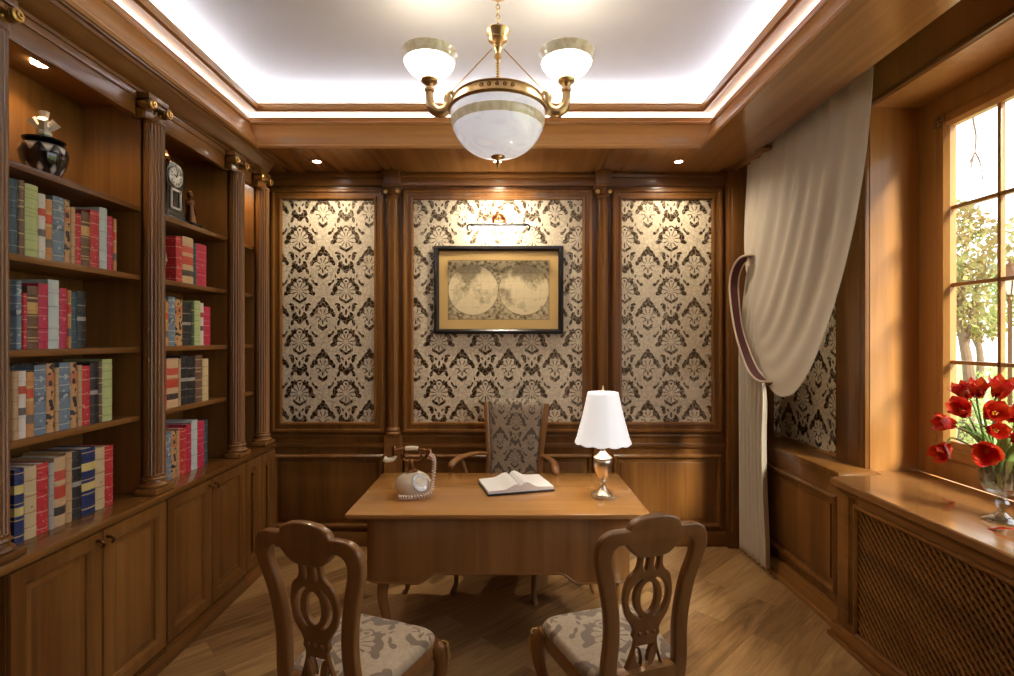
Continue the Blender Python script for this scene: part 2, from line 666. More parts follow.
def curtain_mat():
    m, nt, N, L, b = new_mat('cream_satin')
    setp(b, color=(0.72, 0.64, 0.52), rough=0.5, sheen=0.2)
    tr = N.new('ShaderNodeBsdfTranslucent')
    tr.inputs[0].default_value = (0.72, 0.66, 0.56, 1)
    mx = N.new('ShaderNodeMixShader')
    mx.inputs[0].default_value = 0.22
    L.new(b.outputs[0], mx.inputs[1])
    L.new(tr.outputs[0], mx.inputs[2])
    L.new(mx.outputs[0], N['Material Output'].inputs[0])
    tc = N.new('ShaderNodeTexCoord')
    n = N.new('ShaderNodeTexNoise')
    n.inputs['Scale'].default_value = 350
    L.new(tc.outputs['Object'], n.inputs['Vector'])
    bp = N.new('ShaderNodeBump')
    bp.inputs['Strength'].default_value = 0.06
    bp.inputs['Distance'].default_value = 0.001
    L.new(n.outputs['Fac'], bp.inputs['Height'])
    L.new(bp.outputs[0], b.inputs['Normal'])
    return m


CURT = curtain_mat()


def glass_mat(name, tint=(1, 1, 1), gloss=0.03, rough=0.02):
    m, nt, N, L, b = new_mat(name)
    N.remove(b)
    t = N.new('ShaderNodeBsdfTransparent')
    t.inputs[0].default_value = (*tint, 1)
    g = N.new('ShaderNodeBsdfGlossy')
    g.inputs['Roughness'].default_value = rough
    mx = N.new('ShaderNodeMixShader')
    mx.inputs[0].default_value = gloss
    L.new(t.outputs[0], mx.inputs[1])
    L.new(g.outputs[0], mx.inputs[2])
    L.new(mx.outputs[0], N['Material Output'].inputs[0])
    return m


PANE = glass_mat('window_glass', (0.97, 0.98, 0.98))
CRYSTAL = glass_mat('cut_crystal', (0.86, 0.90, 0.88), gloss=0.28, rough=0.06)
# ------------------------------------------------------------------ room shell
D = 4.18          # back wall plane
RW = 2.18         # window wall plane
SOF = 3.03        # underside of the dropped border

mb = MB().box(-2.6, 2.9, -2.6, 4.4, -0.05, 0.0)
struct('floor', mb, FLOORM, 'wide oak plank floor laid diagonally', 'floor')

mb = MB().box(-2.3, 2.9, -2.6, 4.4, 3.45, 3.55)
struct('ceiling', mb, WHITE, 'white tray ceiling lit by hidden cove light', 'ceiling')

# back wall: wood boards, three wallpaper fields as its children
mb = MB().box(-2.3, 2.6, D, D + 0.12, 0, 3.5)
wall_back = struct('wall_back', mb, WOOD['z'], 'oak panelled back wall behind the desk', 'wall')
PANELS = [(-1.915, -0.994), (-0.847, 0.700), (0.847, 1.750)]
ZB, ZT = 0.92, 2.90
for x0, x1 in PANELS:
    mb = MB().box(x0 + 0.07, x1 - 0.07, D - 0.004, D, ZB + 0.05, ZT - 0.06)
    w = obj('wallpaper', mb, WALLP, wall_back)
    w['label'] = 'cream and brown damask wallpaper'


def frame_ring(x0, x1, z0, z1, prof, plane, axis='y'):
    """moulded frame on a wall: prof = (inset, proud) pairs."""
    loops = []
    for d, p in prof:
        q = [(x0 + d, z0 + d), (x1 - d, z0 + d), (x1 - d, z1 - d), (x0 + d, z1 - d)]
        if axis == 'y':
            loops.append([(a, plane - p, b) for a, b in q])
        else:
            loops.append([(plane - p, a, b) for a, b in q])
    return loops


FPROF = [(0, 0), (0, 0.022), (0.012, 0.036), (0.026, 0.036), (0.032, 0.022), (0.062, 0.020), (0.068, 0.030), (0.080, 0.028), (0.088, 0.006), (0.088, 0)]
n_trim = 0


def trim(mb, mats, label, cat='trim'):
    global n_trim
    n_trim += 1
    return struct('trim_%d' % n_trim, mb, mats, label, cat)


NAMES3 = ['beside the bookcase', 'around the framed map', 'beside the curtain']
for (x0, x1), nm in zip(PANELS, NAMES3):
    mb = MB().rings(frame_ring(x0, x1, ZB, ZT, FPROF, D))
    trim(mb, WOOD['z'], 'moulded oak frame of the wallpaper panel ' + nm, 'moulding')
    mb = MB().rings(frame_ring(x0 + 0.01, x1 - 0.01, 0.15, 0.745, [(0, 0), (0, 0.018), (0.012, 0.032), (0.024, 0.030), (0.034, 0.012), (0.034, 0)], D))
    mb.box(x0 + 0.075, x1 - 0.075, D - 0.012, D, 0.22, 0.68, b=0.008)
    trim(mb, WOOD['z'], 'raised oak wainscot panel ' + nm, 'panel')

mb = MB().box(-2.2, 1.95, D - 0.03, D, 0, 0.12, b=0.008)
struct('baseboard_back', mb, WOOD['x'], 'oak baseboard along the back wall', 'baseboard')
mb = MB().box(-2.2, 1.95, D - 0.022, D, 0.80, 0.835, b=0.006).box(-2.2, 1.95, D - 0.018, D, 0.885, 0.905, b=0.006)
trim(mb, WOOD['x'], 'thin oak dado rail along the back wall')
mb = MB().box(-2.2, 2.0, D - 0.02, D, 2.925, SOF, b=0.004).box(-2.2, 2.0, D - 0.04, D, 2.99, SOF, b=0.012)
trim(mb, WOOD['x'], 'oak frieze board above the wallpaper panels')

# half columns on the back wall
for cx, nm in ((-0.921, 'nearer the bookcase'), (0.774, 'nearer the curtain')):
    col = thing('wall_column', 'slim oak half column with gilt capital on back wall, ' + nm, 'column', (cx, D, 0), group='half columns on the back wall')
    mb = MB().box(cx - 0.072, cx + 0.072, D - 0.045, D - 0.001, 0.12, 0.90, b=0.006).box(cx - 0.055, cx + 0.055, D - 0.05, D - 0.001, 0.2, 0.82, b=0.01)
    obj('pedestal', mb, WOOD['z'], col)
    prof = [(0.058, 0.905), (0.060, 0.925), (0.052, 0.935), (0.056, 0.95), (0.050, 0.962), (0.040, 0.972), (0.040, 2.80), (0.045, 2.81), (0.040, 2.82)]
    mb = MB().lathe((cx, D - 0.02, 0), prof, 20, wave=lambda a, i: 1 + (0.05 * math.cos(a * 10) if 5 <= i <= 6 else 0))
    obj('shaft', mb, WOOD['z'], col)
    mb = MB().lathe((cx, D - 0.02, 0), [(0.042, 2.82), (0.05, 2.835), (0.046, 2.85), (0.06, 2.88), (0.066, 2.895)], 16)
    for s in (-1, 1):
        mb.lathe((cx + s * 0.048, D - 0.072, 2.862), [(0.0, -0.014), (0.020, -0.013), (0.022, 0), (0.020, 0.013), (0, 0.014)], 12, axis='y')
    cp = obj('capital', mb, WOOD['z'], col)
    mb = MB()
    for s in (-1, 1):
        mb.lathe((cx + s * 0.048, D - 0.087, 2.862), [(0.016, 0.003), (0.016, -0.003), (0.008, -0.004), (0.005, -0.008), (0.0, -0.008)], 12, axis='y')
    obj('gilt_scroll', mb, GOLD, cp)
    mb = MB().box(cx - 0.062, cx + 0.062, D - 0.11, D - 0.02, 2.90, SOF - 0.002, b=0.008).box(cx - 0.075, cx + 0.075, D - 0.12, D - 0.02, 2.895, 2.915, b=0.005)
    obj('bracket', mb, WOOD['z'], col)

# plain corner post where the back wall meets the window wall
mb = MB().box(1.775, 1.95, D - 0.07, D - 0.001, 0, SOF - 0.001, b=0.008).box(1.80, 1.925, D - 0.085, D - 0.06, 0.14, 2.9, b=0.008)
trim(mb, WOOD['z'], 'plain dark oak corner post behind the curtain', 'post')

# ------------------------------------------------------------------ window wall with its opening
Y0, Y1, Z0W, Z1W = -1.0, 3.08, 0.895, 3.07
mb = MB()
mb.box(RW, 2.62, Y1, D + 0.12, 0, 3.5)
mb.box(RW, 2.62, -2.6, Y0, 0, 3.5)
mb.box(RW, 2.62, Y0, Y1, 0, Z0W - 0.045)
mb.box(RW, 2.62, Y0, Y1, Z1W, 3.5)
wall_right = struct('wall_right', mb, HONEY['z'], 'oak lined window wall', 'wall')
mb = MB().box(RW - 0.004, RW, 3.40, D, 0.92, 3.3)
w = obj('wallpaper', mb, WALLPR, wall_right)
w['label'] = 'cream and brown damask wallpaper'
mb = MB().box(RW - 0.022, RW - 0.001, Y1 + 0.012, 3.37, 0.9, 3.32, b=0.006).box(RW - 0.03, RW - 0.001, Y1 + 0.0, Y1 + 0.05, 0.9, 3.1, b=0.008)
trim(mb, WOOD['z'], 'flat oak casing board between the wallpaper and the window recess', 'casing')
mb = MB().box(RW - 0.03, RW - 0.001, Y0 - 0.1, Y1 + 0.012, Z1W, Z1W + 0.03, b=0.006)
trim(mb, WOOD['y'], 'oak head moulding above the window recess', 'casing')

# window: casing, sashes, glazing
XF = 2.47
win = thing('window_1', 'tall honey oak casement window with small panes', 'window', (XF, (Y0 + Y1) / 2, Z0W))
win['kind'] = 'structure'
mb = MB()
for ya, yb in ((Y1 - 0.145, Y1 - 0.001), (Y0 + 0.001, Y0 + 0.145)):
    mb.box(XF, XF + 0.09, ya, yb, Z0W, Z1W - 0.001, b=0.006)
mb.box(XF, XF + 0.09, Y0 + 0.14, Y1 - 0.14, Z1W - 0.125, Z1W - 0.001, b=0.006)
mb.box(XF, XF + 0.09, Y0 + 0.14, Y1 - 0.14, Z0W, Z0W + 0.11, b=0.006)
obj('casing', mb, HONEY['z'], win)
SASHES = [(1.74, 2.86, 4), (0.48, 1.60, 4), (-0.78, 0.34, 4)]
for ya, yb, n in SASHES:
    za, zb = 1.12, 2.88
    lo = frame_ring(ya - 0.075, yb + 0.075, za - 0.11, zb + 0.068, [(0, -0.04), (0, 0.012), (0.015, 0.022), (0.055, 0.022), (0.075, 0.0), (0.075, -0.035)], XF, 'x')
    lo = [[(x if True else x, y, max(z, Z0W + 0.02)) for x, y, z in l] for l in lo]
    q = MB().rings(lo)
    # inner bottom rail is taller
    q.box(XF - 0.01, XF + 0.05, ya, yb, za - 0.04, za, b=0.006)
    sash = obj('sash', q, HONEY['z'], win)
    mm = MB()
    step = (yb - ya) / n
    for k in range(1, n):
        mm.box(XF + 0.004, XF + 0.030, yb - k * step - 0.010, yb - k * step + 0.010, za, zb, b=0.004)
    for z in (1.555, 1.985, 2.415):
        mm.box(XF + 0.004, XF + 0.030, ya, yb, z - 0.011, z + 0.011, b=0.004)
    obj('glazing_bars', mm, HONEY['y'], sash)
    obj('glass', MB().box(XF + 0.016, XF + 0.020, ya - 0.02, yb + 0.02, za - 0.02, zb + 0.02), PANE, sash)
    for yy in (yb + 0.037, ya - 0.037):
        r = MB().box(XF - 0.034, XF - 0.02, yy - 0.032, yy + 0.032, zb + 0.002, zb + 0.066, b=0.005)
        r.lathe((XF - 0.034, yy, zb + 0.034), [(0.024, 0.0), (0.022, -0.006), (0.012, -0.004), (0.010, -0.010), (0.0, -0.012)], 16, axis='x', wave=lambda a, i: 1 + 0.16 * math.cos(a * 8) * (i < 3))
        obj('corner_rosette', r, CHR, sash)

# sill board (one board from the room edge through the recess)
mb = MB().prism([(1.845, Y0 - 0.4), (1.845, 2.93), (1.96, 2.99), (RW - 0.001, 2.99), (RW - 0.001, Y1 - 0.001), (XF, Y1 - 0.001), (XF, Y0 + 0.001), (RW - 0.001, Y0 + 0.001), (RW - 0.001, Y0 - 0.4)], 'z', 0.852, 0.895)
sill = struct('window_sill', mb, wood('sill_oak', 'y', *DSK, rough=0.16, coat=0.6), 'deep polished oak sill under the window', 'window sill')
bv = sill.modifiers.new('round', 'BEVEL')
bv.width = 0.01
bv.segments = 3
bv.limit_method = 'ANGLE'

# low wainscot between the sill and the back wall
WX = 1.955
mb = MB().box(WX, RW - 0.001, 2.925, D - 0.09, 0.0, 0.872)
mb.box(WX - 0.02, RW - 0.001, 2.995, D - 0.09, 0.872, 0.905, b=0.01)
mb.box(WX - 0.012, WX + 0.02, 2.995, D - 0.09, 0.845, 0.872, b=0.006)
mb.rings(frame_ring(3.02, 4.05, 0.17, 0.76, [(0, 0), (0, 0.016), (0.012, 0.026), (0.026, 0.024), (0.036, 0.010), (0.036, 0)], WX, 'x'))
mb.box(WX - 0.010, WX, 3.09, 3.98, 0.24, 0.69, b=0.008)
trim(mb, WOOD['z'], 'low oak wainscot box between the window sill and the back wall', 'panel')
mb = MB().box(WX - 0.045, WX, 2.93, D - 0.09, 0, 0.12, b=0.012).box(WX - 0.06, WX, 2.93, D - 0.09, 0, 0.03, b=0.008)
struct('baseboard_right', mb, WOOD['y'], 'oak baseboard under the wainscot on the window side', 'baseboard')

# radiator cover with a diagonal lattice
RX = 1.875
rad = thing('radiator_cover', 'oak radiator cover with diagonal lattice front under the window sill', 'radiator cover', (RX, 1.6, 0))
ya, yb, za, zb = -1.0, 2.745, 0.105, 0.775
mb = MB()
mb.box(RX, RX + 0.05, yb, 2.915, 0.0, 0.851, b=0.004)
mb.box(RX - 0.012, RX + 0.02, 2.80, 2.86, 0.13, 0.82, b=0.008)
for k in range(3):
    mb.box(RX - 0.008, RX + 0.01, 2.765 + k * 0.012, 2.770 + k * 0.012, 0.13, 0.82, b=0.002)
mb.box(RX, RX + 0.05, ya - 0.1, ya, 0.0, 0.851, b=0.004)
mb.box(RX, RX + 0.05, ya, yb, zb, 0.851, b=0.004)
mb.box(RX, RX + 0.05, ya, yb, 0.0, za, b=0.004)
mb.box(RX + 0.05, RW - 0.002, 2.88, 2.915, 0.0, 0.85)
mb.rings(frame_ring(ya, yb, za, zb, [(-0.02, 0), (-0.02, 0.012), (-0.006, 0.014), (0.004, 0.004), (0.004, -0.012)], RX, 'x'))
obj('frame', mb, WOOD['y'], rad)
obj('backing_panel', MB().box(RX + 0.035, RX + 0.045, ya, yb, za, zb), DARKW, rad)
mb = MB()
ln = []
pitch = 0.042
for sgn, xo in ((1, 0.006), (-1, 0.013)):
    c = (ya if sgn > 0 else ya) - 1.0
    k = 0
    while True:
        y_at_za = ya - 0.75 + k * pitch if sgn > 0 else ya + k * pitch
        k += 1
        if y_at_za > yb + (0 if sgn > 0 else 0.75):
            break
        # line y = y_at_za + sgn*(z-za)
        z_lo, z_hi = za, zb
        if sgn > 0:
            z_lo = max(za, za + (ya - y_at_za))
            z_hi = min(zb, za + (yb - y_at_za))
        else:
            z_lo = max(za, za + (y_at_za - yb))
            z_hi = min(zb, za + (y_at_za - ya))
        if z_hi - z_lo < 0.012:
            continue
        f = lambda z: y_at_za + sgn * (z - za)
        mb.bar((RX + xo, f(z_lo), z_lo), (RX + xo, f(z_hi), z_hi), 0.0135, 0.007, up=(1, 0, 0))
obj('lattice', mb, WOOD['y'], rad)
mb = MB().box(RX - 0.03, RX, ya - 0.1, 2.93, 0, 0.085, b=0.01).box(RX - 0.045, RX, ya - 0.1, 2.94, 0, 0.025, b=0.006)
obj('plinth', mb, WOOD['y'], rad)

# other walls (behind and beside the camera)
mb = MB().box(-2.3, -2.17, -2.6, D + 0.12, 0, 3.5)
struct('wall_left', mb, WOOD['z'], 'oak wall behind the bookcases', 'wall')
mb = MB().box(-2.168, -1.80, -2.47, 1.675, 0, 3.028)
trim(mb, WOOD['z'], 'plain oak cupboard wall before the first bookcase bay', 'panel')
mb = MB().box(-2.3, 2.62, -2.6, -2.48, 0, 3.5)
struct('wall_front', mb, WOOD['z'], 'oak wall behind the camera', 'wall')

# ------------------------------------------------------------------ dropped border, crown and cove
TX0, TX1, TY0, TY1 = -1.755, 1.374, -1.7, 3.62


def alternate(mb, n):
    mb.m = [(i % n) % 2 for i in range(len(mb.m))]      # grain follows each run of the ring


def tray_loops(prof):
    loops = []
    for o, z in prof:
        loops.append([(TX0 - o, TY0 - o, z), (TX1 + o, TY0 - o, z), (TX1 + o, TY1 + o, z), (TX0 - o, TY1 + o, z)])
    return loops


# soffit boards of the border
mb = MB().box(-2.17, RW - 0.002, TY1, D - 0.002, SOF, SOF + 0.02)
mb.box(TX1, 1.80, -2.47, TY1, SOF, SOF + 0.02)
mb.box(-2.17, TX0, 1.5, TY1, SOF, SOF + 0.02)
mb.box(-2.17, TX1, -2.47, TY0, SOF, SOF + 0.02)
mb.box(-2.17, TX0, TY0, 1.5, SOF, SOF + 0.02)
mb.box(1.78, 1.80, -2.47, TY1, SOF + 0.02, 3.44)
trim(mb, DESK['y'], 'flat oak soffit of the dropped ceiling border', 'soffit')
mb = MB().box(1.80, RW - 0.002, -2.47, D - 0.002, 3.36, 3.38)
trim(mb, WOOD['y'], 'oak lid of the curtain niche along the window wall', 'soffit')

CP = [(0.0, SOF + 0.02), (0.0, SOF - 0.004), (0.006, SOF - 0.010), (-0.006, SOF - 0.004), (-0.012, SOF + 0.012), (-0.006, SOF + 0.026), (0.012, SOF + 0.030), (0.014, SOF + 0.048), (0.030, SOF + 0.052),
      (0.036, SOF + 0.075), (0.052, SOF + 0.105), (0.080, SOF + 0.140), (0.098, SOF + 0.175), (0.104, SOF + 0.205), (0.096, SOF + 0.210), (0.092, SOF + 0.222), (0.100, SOF + 0.232), (0.118, SOF + 0.236), (0.124, SOF + 0.272),
      (0.28, SOF + 0.272)]
CP = CP[3:]
mb = MB().rings(tray_loops(CP))
alternate(mb, 4)
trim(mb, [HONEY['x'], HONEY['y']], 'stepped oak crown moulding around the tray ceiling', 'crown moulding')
mb = MB().rings(tray_loops([(0.27, SOF + 0.272), (0.27, 3.338), (0.02, 3.338), (0.02, 3.352), (0.34, 3.352), (0.34, 3.46)]))
trim(mb, WHITE, 'white plaster shelf of the lighting cove', 'cove')
mb = MB().rings(tray_loops([(0.06, 3.338), (0.05, 3.318), (0.032, 3.312), (0.026, 3.300), (0.004, 3.300), (0.0, 3.306), (0.0, 3.33), (0.008, 3.336), (0.004, 3.352), (0.02, 3.356)]))
alternate(mb, 4)
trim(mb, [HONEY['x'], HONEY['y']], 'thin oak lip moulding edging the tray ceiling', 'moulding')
LED = glow('led_strip', (0.90, 0.92, 1.0), 72.0)
LEDL = glow('led_strip_soft', (1.0, 0.96, 0.92), 12.0)
mb = MB().rings(tray_loops([(0.20, 3.356), (0.20, 3.366), (0.225, 3.366), (0.225, 3.356)]), closed_profile=True)
trim(mb, LED, 'light strip hidden behind the ceiling lip', 'light strip')
mb = MB().rings(tray_loops([(0.185, SOF + 0.275), (0.185, SOF + 0.281), (0.21, SOF + 0.281), (0.21, SOF + 0.275)]), closed_profile=True)
trim(mb, LEDL, 'light strip hidden on top of the crown moulding', 'light strip')

# recessed downlights in the soffit
DL = glow('downlight_glow', (1.0, 0.93, 0.82), 30.0)
for x, nm, pw in ((-1.44, 'near the bookcase', 26), (-0.07, 'above the framed map', 62), (1.30, 'near the curtain', 30)):
    y = 3.885
    t = thing('downlight', 'small recessed downlight in the soffit ' + nm, 'downlight', (x, y, SOF), group='downlights in the soffit')
    obj('trim_ring', MB().lathe((x, y, SOF - 0.0005), [(0.030, -0.0), (0.040, 0.0), (0.041, -0.004), (0.036, -0.008), (0.029, -0.006), (0.028, 0.0)][1:], 24), BRASS, t)
    obj('lens', MB().lathe((x, y, SOF), [(0.0, -0.007), (0.020, -0.0065), (0.028, -0.004), (0.028, -0.0005)], 20), DL, t)
    li = bpy.data.lights.new('downlight_beam', 'SPOT')
    li.energy = pw
    li.color = (1.0, 0.84, 0.62)
    li.spot_size = math.radians(160)
    li.spot_blend = 1.0
    li.shadow_soft_size = 0.03
    lo = bpy.data.objects.new('downlight_beam', li)
    COL.objects.link(lo)
    lo.location = (x, y, SOF - 0.02)

# ------------------------------------------------------------------ bookcase wall
CXF = -1.75                     # cabinet fronts
BAYS = [(1.80, 2.635), (2.635, 3.44), (3.44, 3.80)]
BN = ['with the crystal jar on top shelf', 'with the dark mantel clock', 'the narrow one next to the back wall']
BN2 = ['near bay', 'middle bay', 'narrow far bay']
SHZ = [1.30, 1.645, 2.01, 2.36]  # shelf tops
BACKX = -2.165
for (ya, yb), nm in zip(BAYS, BN):
    t = thing('bookcase', 'tall open oak bookcase bay ' + nm, 'bookcase', (BACKX, (ya + yb) / 2, 0.9), group='bookcase bays')
    obj('back_panel', MB().box(BACKX, BACKX + 0.012, ya + 0.002, yb - 0.002, 0.901, 2.92), WOOD['z'], t)
    for y in (ya + 0.002, yb - 0.032):
        obj('side_panel', MB().box(BACKX + 0.012, -1.86, y, y + 0.03, 0.901, 2.92), WOOD['z'], t)
    for z in SHZ:
        obj('shelf', MB().box(BACKX + 0.012, -1.860, ya + 0.032, yb - 0.032, z - 0.028, z, b=0.004), WOOD['y'], t)
    mb = MB().box(-1.885, -1.860, ya + 0.002, yb - 0.002, 2.80, 2.919).box(-1.861, -1.845, ya + 0.088, yb - 0.088, 2.80, 2.915, b=0.004).box(-1.85, -1.838, ya + 0.088, yb - 0.088, 2.885, 2.92, b=0.005)
    mb.box(BACKX + 0.012, -1.885, ya + 0.032, yb - 0.032, 2.86, 2.875)
    obj('lintel', mb, WOOD['y'], t)
    w = yb - ya
    # puck light under the lintel
    if nm != BN[1]:
        pk = obj('puck_light', MB().lathe((-1.98, ya + w * 0.45, 2.858), [(0.032, 0.002), (0.032, -0.006), (0.024, -0.010), (0.0, -0.010)], 16), DL, t)
    li = bpy.data.lights.new('bookcase_spot', 'SPOT')
    li.energy = 7 if w > 0.5 else 6
    if nm == BN[1]:
        li.energy = 1.5
    li.color = (1.0, 0.72, 0.42)
    li.spot_size = math.radians(150)
    li.spot_blend = 0.5
    li.shadow_soft_size = 0.03
    lo = bpy.data.objects.new('bookcase_spot', li)
    COL.objects.link(lo)
    lo.location = (-1.98, ya + w * 0.45, 2.84)

# cornice over the whole run
PR = [(-2.16, 2.922), (-1.836, 2.922), (-1.832, 2.936), (-1.815, 2.945), (-1.80, 2.965), (-1.782, 2.99), (-1.772, 2.998), (-1.768, 3.012), (-1.758, 3.016), (-1.756, 3.029), (-2.16, 3.029)]
mb = MB().prism([(a, b) for a, b in PR], 'y', 1.0, 3.90)
trim(mb, WOOD['y'], 'oak cornice running above all the bookcase bays', 'cornice')
mb = MB().box(BACKX, -1.86, 3.80, 3.87, 0.901, 2.92)
trim(mb, WOOD['z'], 'oak end stile closing the bookcase wall', 'panel')

# fluted pilasters
def pilaster(cy, nm):
    t = thing('fluted_pilaster', 'fluted oak pilaster with gilt scroll capital ' + nm, 'pilaster', (-1.85, cy, 0.901), group='fluted pilasters of the bookcase wall')
    # round fluted shaft on a turned base
    r = 0.049
    flute = lambda a, i: 1 - 0.085 * abs(math.sin(a * 10)) ** 0.8 if 2 <= i <= 4 else 1
    mb = MB().lathe((-1.811, cy, 0), [(r * 1.02, 0.985), (r * 1.02, 0.995), (r, 1.0), (r * 0.97, 1.9), (r * 0.94, 2.775), (r * 0.96, 2.78), (r * 0.96, 2.796)], 120, wave=flute)
    obj('shaft', mb, WOOD['z'], t, angle=30)
    mb = MB().box(-1.858, -1.752, cy - 0.075, cy + 0.075, 0.902, 0.930, b=0.006)
    mb.lathe((-1.811, cy, 0), [(0.051, 0.928), (0.062, 0.932), (0.065, 0.942), (0.060, 0.950), (0.051, 0.954), (0.050, 0.962), (0.048, 0.968), (0.058, 0.975), (0.051, 0.983), (0.048, 0.987)], 32)
    obj('base', mb, WOOD['y'], t)
    mb = MB().box(-1.858, -1.808, cy - 0.07, cy + 0.07, 2.795, 2.845, b=0.004)
    mb.box(-1.858, -1.79, cy - 0.066, cy + 0.066, 2.862, 2.886, b=0.006)
    for s in (-1, 1):
        mb.lathe((-1.812, cy + s * 0.062, 2.862), [(0.0, -0.026), (0.024, -0.024), (0.027, 0.0), (0.024, 0.024), (0.0, 0.026)], 14, axis='x')
    cp = obj('capital', mb, WOOD['z'], t)
    mb = MB()
    for s in (-1, 1):
        mb.lathe((-1.795, cy + s * 0.062, 2.862), [(0.0, 0.010), (0.018, 0.010), (0.024, 0.016), (0.024, 0.022), (0.018, 0.026), (0.0, 0.026)], 14, axis='x')
        mb.lathe((-1.767, cy + s * 0.062, 2.862), [(0.016, -0.004), (0.014, 0.004), (0.006, 0.004), (0.004, 0.009), (0.0, 0.009)], 12, axis='x')
    for k in range(3):
        mb.ball((-1.803, cy + (k - 1) * 0.03, 2.842), 0.007, seg=8)
    obj('gilt_scroll', mb, GOLD, cp)
    obj('abacus', MB().box(-1.858, -1.785, cy - 0.076, cy + 0.076, 2.888, 2.92, b=0.006), WOOD['y'], t)


for cy, nm in ((1.80, 'before the crystal jar bay'), (2.635, 'between the jar bay and the clock bay'), (3.44, 'between clock bay and narrow bay'), (3.80, 'at the far end of the bookcase')):
    pilaster(cy, nm)

# base cabinets, doors two by two
def door(mbk, y0, y1, z0, z1):
    x = CXF
    mbk.rings(frame_ring(y0, y1, z0, z1, [(0, -0.02), (0, 0.010), (0.004, 0.014), (0.058, 0.014), (0.066, 0.006), (0.074, 0.004), (0.078, -0.004), (0.092, -0.004), (0.125, 0.006), (0.14, 0.007)], -0.0, 'x'))


def cabinet(ya, yb, label, doors):
    t = thing('base_cabinet', label, 'cabinet', (CXF - 0.2, (ya + yb) / 2, 0), group='base cabinets under the bookcases')
    mb = MB().box(-2.16, CXF - 0.012, ya + 0.001, yb - 0.001, 0.10, 0.868)
    obj('carcass', mb, WOOD['z'], t)
    mb = MB().box(-2.16, CXF + 0.002, ya + 0.001, yb - 0.001, 0.0, 0.085, b=0.004).box(-2.16, CXF - 0.004, ya + 0.001, yb - 0.001, 0.083, 0.10, b=0.006)
    obj('plinth', mb, WOOD['y'], t)
    for y0, y1, knob in doors:
        lo = frame_ring(y0 + 0.003, y1 - 0.003, 0.112, 0.858, [(0, 0.004), (0, -0.014), (0.004, -0.020), (0.056, -0.020), (0.064, -0.014), (0.070, -0.012), (0.076, 0.002), (0.086, 0.002), (0.116, -0.014), (0.120, -0.015)], CXF - 0.016, 'x')
        lo = [[(x + 2 * (CXF - 0.016 - x), y, z) for x, y, z in l] for l in lo]      # face the room
        lo = [[(2 * (CXF - 0.016) - x, y, z) for x, y, z in l] for l in lo]
        q = MB().rings(lo)
        q.add([lo[-1][k] for k in range(4)], [(0, 1, 2, 3)])
        dr = obj('door', q, WOOD['z'], t)
        if knob is not None:
            k = MB().tube(smooth_path([(CXF, knob - 0.006, 0.825), (CXF + 0.022, knob - 0.004, 0.822), (CXF + 0.030, knob, 0.808), (CXF + 0.020, knob + 0.006, 0.796)], 5), [0.006] * 15 + [0.007], 8)
            k.lathe((CXF - 0.001, knob - 0.006, 0.825), [(0.014, 0.0), (0.012, 0.004), (0.006, 0.006), (0.0, 0.006)], 12, axis='x')
            obj('knob', k, DBRASS, dr)


cabinet(1.80, 2.635, 'oak base cabinet with two doors under the crystal jar bay', [(1.80, 2.217, 2.19), (2.217, 2.635, 2.245)])
cabinet(2.635, 3.44, 'oak base cabinet with two doors under the mantel clock bay', [(2.635, 3.04, 3.012), (3.04, 3.44, 3.068)])
cabinet(3.44, 3.87, 'narrow oak base cabinet with two slim doors by the back wall', [(3.44, 3.655, None), (3.655, 3.87, None)])
mb = MB().box(-2.16, CXF + 0.012, 1.68, 3.885, 0.868, 0.9, b=0.008)
t = obj('cabinet_worktop', mb, wood('worktop_oak', 'y', *WD, rough=0.12, coat=0.8))
tag(t, 'long polished oak worktop over the base cabinets below the bookshelves', 'worktop')
# ------------------------------------------------------------------ books
def book_mat(name, base, stops, ornate=0.0, orn_col=(0.62, 0.47, 0.2), scale=70.0):
    """cloth or leather cover; stops = bands (z0, z1, colour) up the spine, in parts of the height"""
    m, nt, N, L, b = new_mat(name)
    tc = N.new('ShaderNodeTexCoord')
    sx = N.new('ShaderNodeSeparateXYZ')
    L.new(tc.outputs['Generated'], sx.inputs[0])
    st = [(0.0, base)]
    for z0, z1, c in stops:
        st += [(z0, c), (z1, base)]
    r = ramp(N, st, 'CONSTANT')
    L.new(sx.outputs[2], r.inputs[0])
    col = r.outputs[0]
    if ornate:
        tx = N.new('ShaderNodeTexVoronoi')
        tx.feature = 'SMOOTH_F1'
        tx.inputs['Scale'].default_value = scale
        L.new(tc.outputs['Object'], tx.inputs['Vector'])
        lt = Nx(nt, tx.outputs['Distance']).op('LESS_THAN', ornate)
        mx = N.new('ShaderNodeMix')
        mx.data_type = 'RGBA'
        L.new(lt.s, mx.inputs[0])
        L.new(col, mx.inputs[6])
        mx.inputs[7].default_value = (*orn_col, 1)
        col = mx.outputs[2]
    L.new(col, b.inputs['Base Color'])
    setp(b, rough=0.5)
    return m


